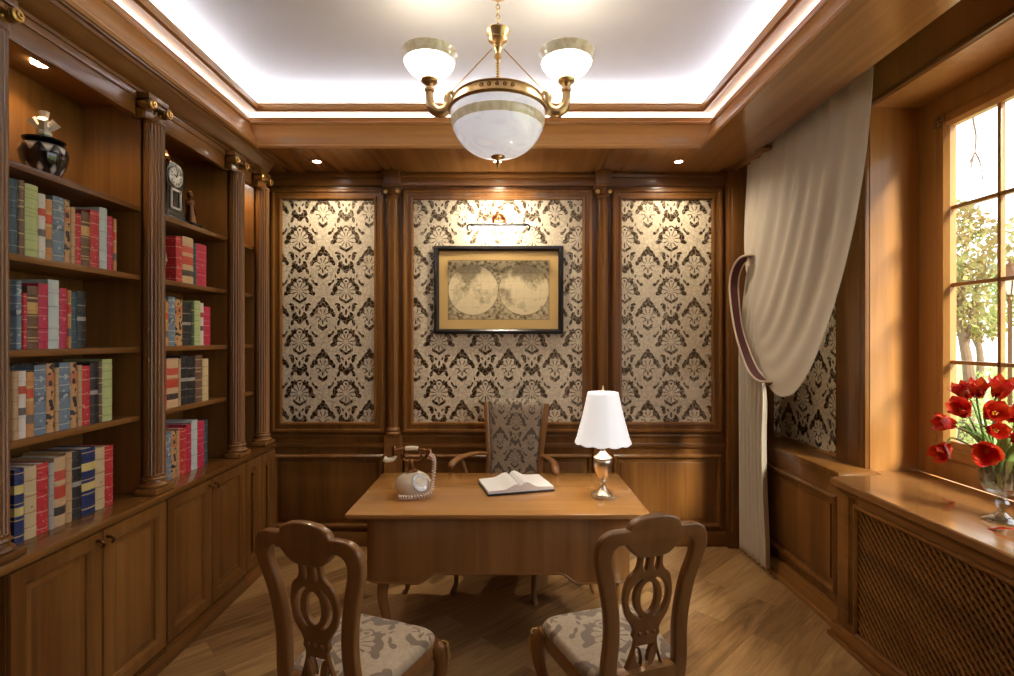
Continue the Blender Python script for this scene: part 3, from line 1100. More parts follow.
gd = (0.60, 0.44, 0.18)
dk = (0.05, 0.035, 0.03)
ribs = lambda c, *zs: [(z, z + 0.014, c) for z in zs]
BK = {
    'teal': book_mat('book_dark_teal', (0.030, 0.070, 0.085), ribs((0.15, 0.22, 0.22), 0.1, 0.3, 0.5, 0.7, 0.88), 0.16, (0.10, 0.16, 0.17)),
    'brown': book_mat('book_brown', (0.16, 0.085, 0.05), ribs(gd, 0.1, 0.28, 0.46, 0.64, 0.72, 0.9), 0.2, (0.28, 0.17, 0.09)),
    'green': book_mat('book_pale_green', (0.46, 0.52, 0.22), ribs((0.30, 0.36, 0.13), 0.08, 0.22, 0.36, 0.55, 0.66, 0.8, 0.92), 0.12, (0.62, 0.66, 0.38)),
    'white': book_mat('book_white', (0.72, 0.66, 0.58), [(0.34, 0.45, (0.13, 0.10, 0.09)), (0.66, 0.77, (0.48, 0.07, 0.03))], 0.0),
    'orange': book_mat('book_orange', (0.55, 0.25, 0.07), [(0.20, 0.34, (0.16, 0.13, 0.11)), (0.55, 0.58, gd), (0.60, 0.74, (0.60, 0.07, 0.02)), (0.76, 0.78, gd)], 0.1, (0.66, 0.36, 0.13)),
    'slate': book_mat('book_slate_blue', (0.16, 0.22, 0.28), [(0.48, 0.56, (0.09, 0.12, 0.16))] + ribs((0.42, 0.46, 0.46), 0.08, 0.3, 0.66, 0.78, 0.92), 0.24, (0.42, 0.47, 0.48), 55),
    'ornate': book_mat('book_black_ornate', (0.55, 0.30, 0.12), [(0.66, 0.84, (0.52, 0.18, 0.07))], 0.36, (0.03, 0.02, 0.02), 48),
    'tan': book_mat('book_tan', (0.52, 0.33, 0.16), ribs((0.38, 0.21, 0.09), 0.12, 0.3, 0.55, 0.72, 0.9), 0.13, (0.62, 0.45, 0.25)),
    'red': book_mat('book_red', (0.50, 0.025, 0.03), ribs((0.66, 0.35, 0.2), 0.06, 0.3, 0.52, 0.76, 0.93), 0.17, (0.66, 0.30, 0.24), 60),
    'crimson': book_mat('book_crimson', (0.46, 0.02, 0.06), ribs((0.60, 0.20, 0.2), 0.25, 0.5, 0.62, 0.8), 0.13, (0.64, 0.26, 0.26), 45),
    'brgold': book_mat('book_brown_gold', (0.14, 0.07, 0.03), ribs(gd, 0.12, 0.17, 0.34, 0.52) + [(0.56, 0.74, (0.58, 0.35, 0.12)), (0.76, 0.78, dk), (0.80, 0.82, gd)], 0.14, (0.3, 0.18, 0.07)),
    'pale': book_mat('book_pale_blue', (0.52, 0.60, 0.58), ribs((0.36, 0.44, 0.44), 0.12, 0.28, 0.6, 0.8), 0.14, (0.66, 0.72, 0.7)),
    'black': book_mat('book_black', (0.022, 0.020, 0.020), [(0.48, 0.55, (0.35, 0.32, 0.28)), (0.74, 0.76, (0.30, 0.27, 0.22))] + ribs((0.12, 0.11, 0.1), 0.15, 0.3), 0.1, (0.12, 0.1, 0.08)),
    'navy': book_mat('book_navy', (0.018, 0.03, 0.12), ribs(gd, 0.08, 0.30, 0.52, 0.93) + [(0.36, 0.48, (0.66, 0.53, 0.18)), (0.66, 0.78, (0.66, 0.53, 0.18))], 0.12, (0.10, 0.13, 0.25)),
    'cream': book_mat('book_cream', (0.60, 0.47, 0.26), ribs((0.40, 0.24, 0.10), 0.15, 0.35, 0.58, 0.8), 0.11, (0.34, 0.16, 0.06), 45),
    'tanred': book_mat('book_tan_red_label', (0.58, 0.40, 0.22), [(0.16, 0.28, (0.05, 0.04, 0.03)), (0.40, 0.58, (0.50, 0.06, 0.03)), (0.66, 0.80, (0.52, 0.08, 0.05))], 0.13, (0.66, 0.5, 0.3)),
    'grey': book_mat('book_grey', (0.38, 0.38, 0.34), ribs((0.25, 0.25, 0.22), 0.2, 0.5, 0.8), 0.1, (0.5, 0.5, 0.45)),
}
BK['dgreen'] = book_mat('book_dark_green', (0.05, 0.11, 0.05), ribs(gd, 0.2, 0.5, 0.8))
BX = -1.875        # spines


def book(y0, y1, z0, h, key, label, group, depth=0.19, lean=0.0, front=BX):
    g = 0.0008
    t = y1 - y0 - 2 * g
    yc = (y0 + y1) / 2
    o_loc = (front - depth / 2, yc, z0)
    mb = MB()
    # one wrapped cover: rounded spine and two boards
    bt = min(0.003, t * 0.18)
    n = 6
    outer = [(front - depth, yc - t / 2)]
    inner = [(front - depth, yc - t / 2 + bt)]
    for k in range(n + 1):
        u = -1 + 2 * k / n
        bulge = 0.007 * (1 - u * u)
        outer.append((front - 0.008 + bulge, yc + u * t / 2))
        inner.append((front - 0.0115 + bulge, yc + u * (t / 2 - bt)))
    outer.append((front - depth, yc + t / 2))
    inner.append((front - depth, yc + t / 2 - bt))
    m = len(outer)
    vs = [(x, y, z) for z in (0, h) for x, y in outer] + [(x, y, z) for z in (0, h) for x, y in inner]
    fs = []
    for i in range(m - 1):
        fs += [(i, i + 1, m + i + 1, m + i), (2 * m + i, 3 * m + i, 3 * m + i + 1, 2 * m + i + 1),
               (i, 2 * m + i, 2 * m + i + 1, i + 1), (m + i, m + i + 1, 3 * m + i + 1, 3 * m + i)]
    for i in (0, m - 1):
        fs.append((i, m + i, 3 * m + i, 2 * m + i))
    mb.add(vs, fs)
    # raised bands on the spine
    for z in (0.12, 0.32, 0.62, 0.86):
        loop = [[(x + e, y, h * z + d) for x, y in outer[1:-1]] for e, d in ((-0.001, -0.004), (0.0016, -0.002), (0.0016, 0.002), (-0.001, 0.004))]
        for a, b in zip(loop, loop[1:]):
            k = len(a)
            mb.add(a + b, [(i, i + 1, k + i + 1, k + i) for i in range(k - 1)])
    mb.v = [(x - o_loc[0], y - yc, z) for x, y, z in mb.v]
    o = obj('book', mb, BK[key], None, angle=50)
    o.location = o_loc
    if lean:
        o.rotation_euler = (lean, 0, 0)
    tag(o, label, 'book', group)
    pb = MB().box(front - depth + 0.004 - o_loc[0], front - 0.012 - o_loc[0], -t / 2 + bt, t / 2 - bt, 0.003, h - 0.004)
    p = obj('page_block', pb, PAPER, o, local=True)
    p['label'] = 'cream page block'
    return o


DESC = {'teal': 'dark teal', 'brown': 'brown patterned', 'green': 'pale green', 'white': 'white', 'orange': 'orange', 'slate': 'slate blue ornate', 'ornate': 'black and orange ornate',
        'tan': 'tan', 'red': 'red', 'crimson': 'crimson', 'brgold': 'brown and gold', 'pale': 'pale blue', 'black': 'black', 'navy': 'navy and yellow', 'cream': 'cream', 'tanred': 'tan and red',
        'grey': 'grey', 'dgreen': 'dark green'}
ORD = ['first', 'second', 'third', 'fourth', 'fifth', 'sixth', 'seventh', 'eighth', 'ninth', 'tenth', 'eleventh', 'twelfth', 'thirteenth', 'fourteenth']
ROWN = ['top', 'second', 'third', 'bottom']
BAYN = ['wide near bay', 'middle bay', 'narrow far bay']


def row(bay, r, z, xs, keys, hs):
    """xs: spine edges along the shelf in metres from the camera"""
    for i, k in enumerate(keys):
        label = '%s book, %s from near end, %s book row, %s' % (DESC[k], ORD[i], ROWN[r], BAYN[bay])
        y0, y1 = xs[i], xs[i + 1]
        if isinstance(y0, tuple):
            y0 = y0[1]
        if isinstance(y1, tuple):
            y1 = y1[0]
        book(y0, y1, z + 0.0006, hs[i], k, label, 'books on the %s row of the %s' % (ROWN[r], BAYN[bay]))


row(0, 0, 2.01, [1.9385, 1.9737, 2.0023, 2.06, 2.0935, 2.1258, 2.181, 2.211, 2.2366, 2.2681, 2.3171, 2.3683, 2.4157, 2.4526, 2.4727], ['teal', 'brown', 'green', 'white', 'orange', 'slate', 'ornate', 'tan', 'red', 'brgold', 'red', 'pale', 'crimson', 'orange'], [0.285, 0.29, 0.285, 0.262, 0.248, 0.27, 0.27, 0.245, 0.225, 0.24, 0.26, 0.285, 0.255, 0.25])
row(0, 1, 1.645, [1.9637, 1.99, 2.0128, 2.06, 2.1049, 2.1566, 2.1959, 2.216, 2.247, 2.2951], ['slate', 'red', 'brgold', 'crimson', 'pale', 'crimson', 'orange', 'teal', 'black'], [0.265, 0.22, 0.25, 0.265, 0.285, 0.255, 0.25, 0.245, 0.25])
row(0, 2, 1.3, [1.9498, 1.9778, 2.0086, 2.0426, 2.0958, 2.1328, 2.1566, 2.211, 2.247, 2.2734, 2.3171, 2.3625, 2.3859, 2.4464], ['tan', 'white', 'orange', 'slate', 'ornate', 'tan', 'slate', 'ornate', 'tan', 'red', 'black', 'brown', 'green'], [0.262, 0.262, 0.255, 0.28, 0.285, 0.265, 0.285, 0.285, 0.27, 0.265, 0.275, 0.28, 0.29])
row(0, 3, 0.9, [1.9597, 2.0003, 2.0534, 2.1049, 2.1328, 2.1884, 2.2211, 2.2708, 2.3453, 2.4007, 2.4526], ['navy', 'cream', 'red', 'grey', 'tanred', 'tan', 'black', 'navy', 'cream', 'red'], [0.285, 0.283, 0.283, 0.275, 0.29, 0.3, 0.295, 0.295, 0.285, 0.28])
row(1, 0, 2.01, [2.9163, 2.9748, 3.0794, 3.1092, 3.213], ['red', 'tanred', 'teal', 'crimson'], [0.26, 0.272, 0.25, 0.255])
row(1, 1, 1.645, [2.7856, 2.8516, 2.9119, 2.9748, 3.0599, 3.0893, 3.1499, 3.1811, 3.2564], ['orange', 'slate', 'ornate', 'black', 'dgreen', 'green', 'white', 'crimson'], [0.245, 0.275, 0.265, 0.25, 0.26, 0.27, 0.26, 0.24])
row(1, 2, 1.3, [2.7832, 2.839, 2.9385, 2.9566, 3.0215, 3.0992, 3.1707, 3.2345], ['red', 'tanred', 'tan', 'black', 'black', 'brown', 'cream'], [0.27, 0.275, 0.27, 0.285, 0.28, 0.285, 0.26])
row(1, 3, 0.9, [2.7856, 2.8348, 2.8771, 2.9207, 2.9475, 3.012, 3.0599, 3.1193, 3.1917, 3.2237], ['orange', 'slate', 'ornate', 'tan', 'red', 'crimson', 'pale', 'crimson', 'teal'], [0.25, 0.265, 0.265, 0.26, 0.265, 0.28, 0.295, 0.28, 0.28])
row(2, 0, 2.01, [3.545, 3.58], ["tanred"], [0.26])
row(2, 1, 1.645, [3.55, 3.585], ["slate"], [0.26])
row(2, 2, 1.3, [3.54, 3.575], ["tan"], [0.26])
row(2, 3, 0.9, [3.545, 3.58], ["teal"], [0.27])

# ------------------------------------------------------------------ ornaments on the top shelves
z0 = 2.3605
t = thing('crystal_jar', 'black and white glass jar with clear crystal stopper on the top shelf', 'jar', (-1.985, 2.20, z0))
JARM, nt, N, L, b = new_mat('black_white_glass')
tc = N.new('ShaderNodeTexCoord')
sx = N.new('ShaderNodeSeparateXYZ')
L.new(tc.outputs['Object'], sx.inputs[0])
a = Nx(nt, sx.outputs[1]).op('ARCTAN2', Nx(nt, sx.outputs[0]))
pet = (a * 9.0).op('COSINE')
zz = Nx(nt, sx.outputs[2])
top_ = F.mn((pet * 0.022 + zz - 0.146), 0.172 - zz) * 60.0
bot = F.mn((pet * -0.022 + 0.012 - (zz - 0.05).op('ABSOLUTE')), zz - 0.012) * 40.0 - 0.2
msk = F.mx(top_, bot).op('MINIMUM', 1.0).op('MAXIMUM', 0.0)
mx = N.new('ShaderNodeMix')
mx.data_type = 'RGBA'
L.new(msk.s, mx.inputs[0])
mx.inputs[6].default_value = (0.012, 0.010, 0.012, 1)
mx.inputs[7].default_value = (0.55, 0.53, 0.50, 1)
L.new(mx.outputs[2], b.inputs['Base Color'])
setp(b, rough=0.08, coat=0.5)
mb = MB().lathe((-1.985, 2.20, z0), [(0.0, 0.0), (0.055, 0.0), (0.062, 0.006), (0.058, 0.014), (0.075, 0.045), (0.094, 0.09), (0.103, 0.13), (0.100, 0.155), (0.086, 0.176), (0.066, 0.188), (0.0, 0.19)], 36, wave=lambda a, i: 1 + 0.015 * math.cos(a * 18) * (3 < i < 9))
obj('body', mb, JARM, t)
mb = MB().lathe((-1.985, 2.20, z0 + 0.186), [(0.0, 0.0), (0.060, 0.0), (0.086, 0.006), (0.090, 0.014), (0.060, 0.024), (0.040, 0.034), (0.028, 0.040), (0.0, 0.042)], 32)
obj('lid', mb, BLACK, t)
mb = MB()
CZ = z0 + 0.226
mb.lathe((-1.985, 2.20, CZ), [(0.0, 0.0), (0.030, 0.0), (0.034, 0.012), (0.026, 0.022), (0.034, 0.04), (0.020, 0.062), (0.0, 0.066)], 8)
for k in range(5):
    a = 2 * PI * k / 5 + 0.3
    bm = bmesh.new()
    bmesh.ops.create_cone(bm, cap_ends=True, segments=5, radius1=0.012, radius2=0.024, depth=0.055)
    M = Matrix.Translation((-1.985 + 0.034 * math.cos(a), 2.20 + 0.034 * math.sin(a), CZ + 0.045)) @ Matrix.Rotation(a, 4, 'Z') @ Matrix.Rotation(0.75, 4, 'Y')
    mb.bm(bm, 0, M)
bm = bmesh.new()
bmesh.ops.create_cone(bm, cap_ends=True, segments=6, radius1=0.012, radius2=0.023, depth=0.06)
mb.bm(bm, 0, Matrix.Translation((-1.985, 2.20, CZ + 0.085)))
CRY2 = plain('frosted_crystal', (0.78, 0.70, 0.62), 0.12, 0.1, 30, coat=0.6)
obj('stopper', mb, CRY2, t)

for o in (t,):
    o.scale = (0.82, 0.82, 0.88)

# mantel clock
cy = 2.985
t = thing('mantel_clock', 'black carved mantel clock with silver dial on the top shelf', 'clock', (-1.985, cy, z0))
mb = MB().box(-2.06, -1.91, cy - 0.11, cy + 0.11, z0, z0 + 0.03, b=0.008).box(-2.05, -1.92, cy - 0.09, cy + 0.09, z0 + 0.03, z0 + 0.055, b=0.008)
shape = [(-0.085, 0.055), (0.085, 0.055), (0.078, 0.12), (0.068, 0.2), (0.078, 0.26), (0.070, 0.31), (0.045, 0.34), (0.0, 0.35), (-0.045, 0.34), (-0.070, 0.31), (-0.078, 0.26), (-0.068, 0.2), (-0.078, 0.12)]
mb.prism([(cy + a, z0 + c) for a, c in shape], 'x', -2.045, -1.93)
obj('case', mb, BLACK, t)
SILV = plain('silvered_dial', (0.62, 0.60, 0.56), 0.35, 0.1, 60, metal=0.4)
mb = MB().lathe((-1.931, cy, z0 + 0.265), [(0.060, 0.0), (0.060, 0.006), (0.054, 0.010), (0.050, 0.006), (0.0, 0.006)], 28, axis='x')
d = obj('dial', mb, SILV, t)
mb = MB().bar((-1.922, cy, z0 + 0.262), (-1.922, cy + 0.012, z0 + 0.300), 0.005, 0.002, up=(1, 0, 0)).bar((-1.920, cy + 0.002, z0 + 0.263), (-1.920, cy - 0.026, z0 + 0.275), 0.005, 0.002, up=(1, 0, 0))
for k in range(12):
    a = 2 * PI * k / 12
    mb.bar((-1.923, cy + 0.036 * math.sin(a), z0 + 0.265 + 0.036 * math.cos(a)), (-1.923, cy + 0.046 * math.sin(a), z0 + 0.265 + 0.046 * math.cos(a)), 0.004, 0.002, up=(1, 0, 0))
obj('hands', mb, BLACK, d)
mb = MB()
for a, b_, c, e in ((-0.046, -0.034, 0.075, 0.195), (0.034, 0.046, 0.075, 0.195), (-0.046, 0.046, 0.075, 0.088), (-0.046, 0.046, 0.182, 0.195)):
    mb.box(-1.934, -1.922, cy + a, cy + b_, z0 + c, z0 + e, b=0.002)
obj('pendulum_window_frame', mb, SILV, t)
mb = MB()
for s in (-1, 1):
    mb.tube(smooth_path([(-1.985, cy + s * 0.02, z0 + 0.345), (-1.985, cy + s * 0.05, z0 + 0.375), (-1.985, cy + s * 0.085, z0 + 0.355), (-1.985, cy + s * 0.095, z0 + 0.325)], 5), 0.009, 6)
    mb.lathe((-1.985, cy + s * 0.088, z0 + 0.055), [(0.014, 0), (0.010, 0.03), (0.012, 0.2), (0.016, 0.22), (0.0, 0.235)], 10)
mb.lathe((-1.985, cy, z0 + 0.345), [(0.03, 0.0), (0.02, 0.02), (0.028, 0.04), (0.012, 0.055), (0.008, 0.075), (0.0, 0.08)], 12)
obj('carved_crest', mb, DBRASS, t)

# dark figurine group beside the clock
cy = 3.17
t = thing('figurine', 'dark bronze standing figurine beside the mantel clock', 'figurine', (-1.96, cy, z0))
obj('plinth', MB().box(-2.01, -1.91, cy - 0.05, cy + 0.05, z0, z0 + 0.035, b=0.006), BLACK, t)
mb = MB().lathe((-1.96, cy, z0 + 0.034), [(0.0, 0), (0.040, 0.0), (0.034, 0.03), (0.024, 0.08), (0.022, 0.10), (0.030, 0.125), (0.026, 0.145), (0.010, 0.152), (0.009, 0.16), (0.018, 0.17), (0.020, 0.185), (0.014, 0.2), (0.0, 0.204)], 14, ratio=0.8)
mb.tube(smooth_path([(-1.96, cy - 0.026, z0 + 0.168), (-1.945, cy - 0.042, z0 + 0.14), (-1.925, cy - 0.03, z0 + 0.155)], 5), 0.008, 6)
mb.tube(smooth_path([(-1.96, cy + 0.026, z0 + 0.168), (-1.96, cy + 0.046, z0 + 0.135), (-1.95, cy + 0.04, z0 + 0.1)], 5), 0.008, 6)
obj('figure', mb, DBRASS, t)

# pinkish vase half hidden by the pilaster
cy, zz0 = 2.79, 2.0105
t = thing('ceramic_vase', 'round mauve ceramic vase beside the books in the middle bay', 'vase', (-1.94, cy, zz0))
mb = MB().lathe((-1.94, cy, zz0), [(0.0, 0.0), (0.04, 0.0), (0.044, 0.008), (0.065, 0.05), (0.078, 0.11), (0.07, 0.17), (0.046, 0.20), (0.036, 0.212), (0.042, 0.232), (0.046, 0.236), (0.036, 0.234), (0.03, 0.21), (0.0, 0.2)], 28)
obj('body', mb, plain('mauve_glaze', (0.42, 0.27, 0.22), 0.25, 0.25, 25, coat=0.4), t)
mb = MB().lathe((-1.94, cy, zz0 + 0.108), [(0.0785, -0.006), (0.081, 0.0), (0.0785, 0.006)], 28)
obj('band', mb, GOLD, t)

# ------------------------------------------------------------------ framed map and picture light
cx = -0.068
px0, px1, pz0, pz1 = -0.592, 0.457, 1.722, 2.437
t = thing('framed_map', 'old twin hemisphere map in a black frame on the back wall', 'framed map', (cx, D - 0.004, (pz0 + pz1) / 2))
mb = MB().rings(frame_ring(px0, px1, pz0, pz1, [(0, 0.0), (0, 0.026), (0.006, 0.034), (0.024, 0.036), (0.036, 0.028), (0.042, 0.016), (0.042, 0.0)], D - 0.004))
obj('frame', mb, BLACK, t)
MAPM, nt, N, L, b = new_mat('antique_map')
tc = N.new('ShaderNodeTexCoord')
sx = N.new('ShaderNodeSeparateXYZ')
L.new(tc.outputs['Object'], sx.inputs[0])
X, Z = Nx(nt, sx.outputs[0]), Nx(nt, sx.outputs[2])
ax = X.op('ABSOLUTE') - 0.2065
r = (ax * ax + Z * Z).op('SQRT')
n = N.new('ShaderNodeTexNoise')
n.inputs['Scale'].default_value = 5.5
n.inputs['Detail'].default_value = 7
n.inputs['Roughness'].default_value = 0.6
vm = N.new('ShaderNodeVectorMath')
vm.operation = 'ADD'
vm.inputs[1].default_value = (3.1, 0.4, 1.7)
L.new(tc.outputs['Object'], vm.inputs[0])
L.new(vm.outputs[0], n.inputs['Vector'])
land = ((Nx(nt, n.outputs['Fac']) + Z * 0.5 - 0.50) * 14.0).op('MINIMUM', 1.0).op('MAXIMUM', 0.0)
coast = (1.0 - ((Nx(nt, n.outputs['Fac']) + Z * 0.5 - 0.50).op('ABSOLUTE') * 60.0)).op('MAXIMUM', 0.0)
# graticule
th = (Z * (1 / 0.19)).op('ARCSINE')
gl = F.mx((Z * 90.0).op('COSINE'), ((ax.op('DIVIDE', (0.0416 - Z * Z).op('MAXIMUM', 0.0005).op('SQRT'))) * 19.0).op('COSINE')).op('GREATER_THAN', 0.965)
inside = r.op('LESS_THAN', 0.203)
ring = (r - 0.2045).op('ABSOLUTE').op('LESS_THAN', 0.0035)
n2 = N.new('ShaderNodeTexNoise')
n2.inputs['Scale'].default_value = 38
n2.inputs['Detail'].default_value = 6
L.new(tc.outputs['Object'], n2.inputs['Vector'])
dec = ((Nx(nt, n2.outputs['Fac']) - 0.42) * 5.0).op('MINIMUM', 1.0).op('MAXIMUM', 0.0)
fx = F.mn(0.409 - X.op('ABSOLUTE'), 0.238 - Z.op('ABSOLUTE'))
sheet = fx.op('GREATER_THAN', 0.0)
edge = fx.op('ABSOLUTE').op('LESS_THAN', 0.004)
dark = land * 0.66 + coast * 0.35 + gl * 0.12
dark = inside * dark + (1.0 - inside) * (dec * 0.5 + 0.42)
dark = F.mx(dark, ring * 0.7)
dark = (dark + (Nx(nt, n2.outputs['Fac']) - 0.5) * 0.35) * sheet
dark = F.mx(dark, edge * 0.6).op('MINIMUM', 1.0).op('MAXIMUM', 0.0)
mx = N.new('ShaderNodeMix')
mx.data_type = 'RGBA'
L.new(dark.s, mx.inputs[0])
sh = N.new('ShaderNodeMix')
sh.data_type = 'RGBA'
L.new(sheet.s, sh.inputs[0])
sh.inputs[6].default_value = (0.56, 0.37, 0.135, 1)
sh.inputs[7].default_value = (0.68, 0.57, 0.35, 1)
L.new(sh.outputs[2], mx.inputs[6])
mx.inputs[7].default_value = (0.11, 0.07, 0.024, 1)
L.new(mx.outputs[2], b.inputs['Base Color'])
setp(b, rough=0.6)
obj('map_sheet', MB().box(px0 + 0.02, px1 - 0.02, D - 0.014, D - 0.006, pz0 + 0.02, pz1 - 0.02), MAPM, t)

t = thing('picture_light', 'copper and bronze picture light above the framed map', 'picture light', (cx, D - 0.005, 2.55))
zb = 2.585
mb = MB().lathe((cx, D - 0.005, zb + 0.06), [(0.062, 0.0), (0.060, -0.012), (0.050, -0.028), (0.030, -0.040), (0.010, -0.045), (0.0, -0.045)], 24, axis='y')
for k in range(8):
    a = 2 * PI * k / 8
    mb.ball((cx + 0.05 * math.cos(a), D - 0.026, zb + 0.06 + 0.05 * math.sin(a)), 0.010, seg=8)
mb.lathe((cx, D - 0.018, zb + 0.122), [(0.012, 0), (0.006, 0.02), (0.010, 0.03), (0.003, 0.05), (0.0, 0.06)], 10)
obj('rosette', mb, COPPER, t)
mb = MB().tube(smooth_path([(cx, D - 0.045, zb + 0.06), (cx, D - 0.09, zb + 0.075), (cx, D - 0.125, zb + 0.05), (cx, D - 0.13, zb + 0.012)], 6), 0.007, 8)
obj('arm', mb, DBRASS, t)
hw = 0.22
mb = MB().tube([(cx - hw, D - 0.13, zb), (cx + hw, D - 0.13, zb)], 0.012, 12)
for s in (-1, 1):
    mb.tube(smooth_path([(cx + s * hw, D - 0.13, zb), (cx + s * (hw + 0.022), D - 0.13, zb - 0.006), (cx + s * (hw + 0.026), D - 0.13, zb - 0.03), (cx + s * (hw + 0.014), D - 0.13, zb - 0.048)], 5), 0.008, 8)
obj('bar', mb, BLACK, t)
TUBE = glow('picture_tube', (1.0, 0.90, 0.74), 9.0)
mb = MB().tube([(cx - hw + 0.02, D - 0.128, zb - 0.026), (cx + hw - 0.02, D - 0.128, zb - 0.026)], 0.011, 10)
obj('tube', mb, TUBE, t)
li = bpy.data.lights.new('picture_beam', 'AREA')
li.shape = 'RECTANGLE'
li.size, li.size_y = 0.40, 0.02
li.energy = 7
li.color = (1.0, 0.86, 0.66)
lo = bpy.data.objects.new('picture_beam', li)
COL.objects.link(lo)
lo.location = (cx, D - 0.135, zb - 0.03)
lo.rotation_euler = Vector((0, 0.75, 0.15)).to_track_quat('-Z', 'Y').to_euler()
li = bpy.data.lights.new('wall_wash_fill', 'AREA')  # added fill with no lamp part of its own, washes the wallpaper above
li.shape = 'RECTANGLE'
li.size, li.size_y = 0.40, 0.02
li.energy = 2.5
li.color = (1.0, 0.88, 0.70)
lo = bpy.data.objects.new('wall_wash_fill', li)
COL.objects.link(lo)
lo.location = (cx, D - 0.19, zb + 0.03)
lo.rotation_euler = Vector((0, 0.8, 0.6)).to_track_quat('-Z', 'Y').to_euler()
# ------------------------------------------------------------------ chandelier
CX, CY = -0.046, 2.60
t = thing('chandelier', 'brass chandelier with marbled bowl and two glowing cups hanging from the ceiling', 'chandelier', (CX, CY, 3.449))


def marble(name, c1, c2, es, ecol=(1.0, 0.95, 0.88)):
    m, nt, N, L, b = new_mat(name)
    tc = N.new('ShaderNodeTexCoord')
    n = N.new('ShaderNodeTexNoise')
    n.inputs['Scale'].default_value = 9
    n.inputs['Detail'].default_value = 6
    n.inputs['Distortion'].default_value = 2.5
    L.new(tc.outputs['Object'], n.inputs['Vector'])
    r = ramp(N, [(0.35, c1), (0.62, c2)])
    L.new(n.outputs['Fac'], r.inputs[0])
    L.new(r.outputs[0], b.inputs['Base Color'])
    L.new(r.outputs[0], b.inputs['Emission Color'])
    setp(b, rough=0.12, es=es, coat=0.6)
    return m


BOWLM = marble('marbled_glass', (0.70, 0.68, 0.72), (0.80, 0.78, 0.80), 0.45)
BANDM = marble('tan_marbled_band', (0.52, 0.42, 0.24), (0.66, 0.57, 0.40), 0.25)
CUPM = glow('glowing_opal_glass', (1.0, 0.94, 0.86), 7.0)
c = (CX, CY, 0)
mb = MB().lathe(c, [(0.0, 3.449), (0.065, 3.449), (0.068, 3.440), (0.050, 3.425), (0.02, 3.412), (0.012, 3.40), (0.0, 3.40)], 24)
obj('ceiling_canopy', mb, BRASS, t)
mb = MB()
z, k = 3.402, 0
while z > 3.235:
    loop = []
    for j in range(12):
        a = 2 * PI * j / 12
        u, v = 0.009 * math.cos(a), 0.017 * math.sin(a)
        loop.append((CX + (u if k % 2 else 0), CY + (0 if k % 2 else u), z - 0.012 + v))
    mb.tube(loop, 0.0028, 6, closed=True)
    z -= 0.0245
    k += 1
obj('chain', mb, BRASS, t)
mb = MB().lathe(c, [(0.0, 3.240), (0.012, 3.238), (0.020, 3.232), (0.044, 3.238), (0.060, 3.246), (0.063, 3.240), (0.058, 3.230), (0.050, 3.216), (0.046, 3.204), (0.050, 3.198), (0.046, 3.190), (0.030, 3.180), (0.020, 3.168), (0.022, 3.158), (0.016, 3.148), (0.013, 3.13), (0.019, 3.122), (0.019, 3.110), (0.010, 3.102), (0.0, 3.10)], 28)
obj('hub', mb, BRASS, t)
mb = MB()
prof = [(0.0, 3.102)]
z = 3.1
while z > 2.91:
    prof += [(0.008, z), (0.0115, z - 0.005), (0.008, z - 0.010)]
    z -= 0.0135
prof += [(0.012, 2.9), (0.02, 2.89), (0.0, 2.885)]
mb.lathe(c, prof, 14)
obj('stem', mb, BRASS, t)
# metal band
mb = MB().lathe(c, [(0.205, 2.896), (0.226, 2.896), (0.232, 2.89), (0.226, 2.884), (0.228, 2.875), (0.240, 2.85), (0.249, 2.842), (0.251, 2.834), (0.245, 2.826), (0.236, 2.822), (0.215, 2.824), (0.205, 2.896)], 64)
rim = obj('rim_band', mb, BRASS, t)
mb = MB()
for k in range(40):
    a = 2 * PI * k / 40
    if abs(((a * 4 / (2 * PI)) + 0.0) % 1 - 0.5) < 0.25:
        continue
    r = 0.2355
    p = Vector((CX + r * math.cos(a - PI / 2 + 0.0), CY + r * math.sin(a - PI / 2), 2.864))
    mb.tube([p + Vector((0.008 * math.cos(q) * -math.sin(a - PI / 2), 0.008 * math.cos(q) * math.cos(a - PI / 2), 0.008 * math.sin(q))) for q in [2 * PI * j / 8 for j in range(8)]], 0.0024, 5, closed=True)
obj('scroll_relief', mb, DBRASS, rim)
# bowl: upper clear rim, tan band, lower bowl
prof = []
for k in range(17):
    a = k / 16 * (PI / 2)
    prof.append((0.240 * math.cos(a) ** 0.85 if k < 16 else 0.0, 2.826 - 0.218 * math.sin(a)))
top = [(0.228, 2.832)] + prof[:2]
bowl = obj('bowl', MB().lathe(c, [(0.226, 2.83)] + prof, 56), BOWLM, t)
mb = MB().lathe(c, [(prof[2][0] - 0.003, prof[2][1] + 0.004), (prof[2][0] + 0.0025, prof[2][1] + 0.002), (prof[3][0] + 0.003, prof[3][1]), (prof[4][0] + 0.003, prof[4][1] + 0.004), (prof[4][0] - 0.003, prof[4][1] + 0.002)], 56)
obj('tan_band', mb, BANDM, bowl)
mb = MB().lathe(c, [(0.0, 2.618), (0.030, 2.616), (0.036, 2.608), (0.030, 2.602), (0.012, 2.596), (0.009, 2.586), (0.014, 2.578), (0.010, 2.570), (0.005, 2.562), (0.004, 2.552), (0.0, 2.548)], 20)
obj('finial', mb, BRASS, t)
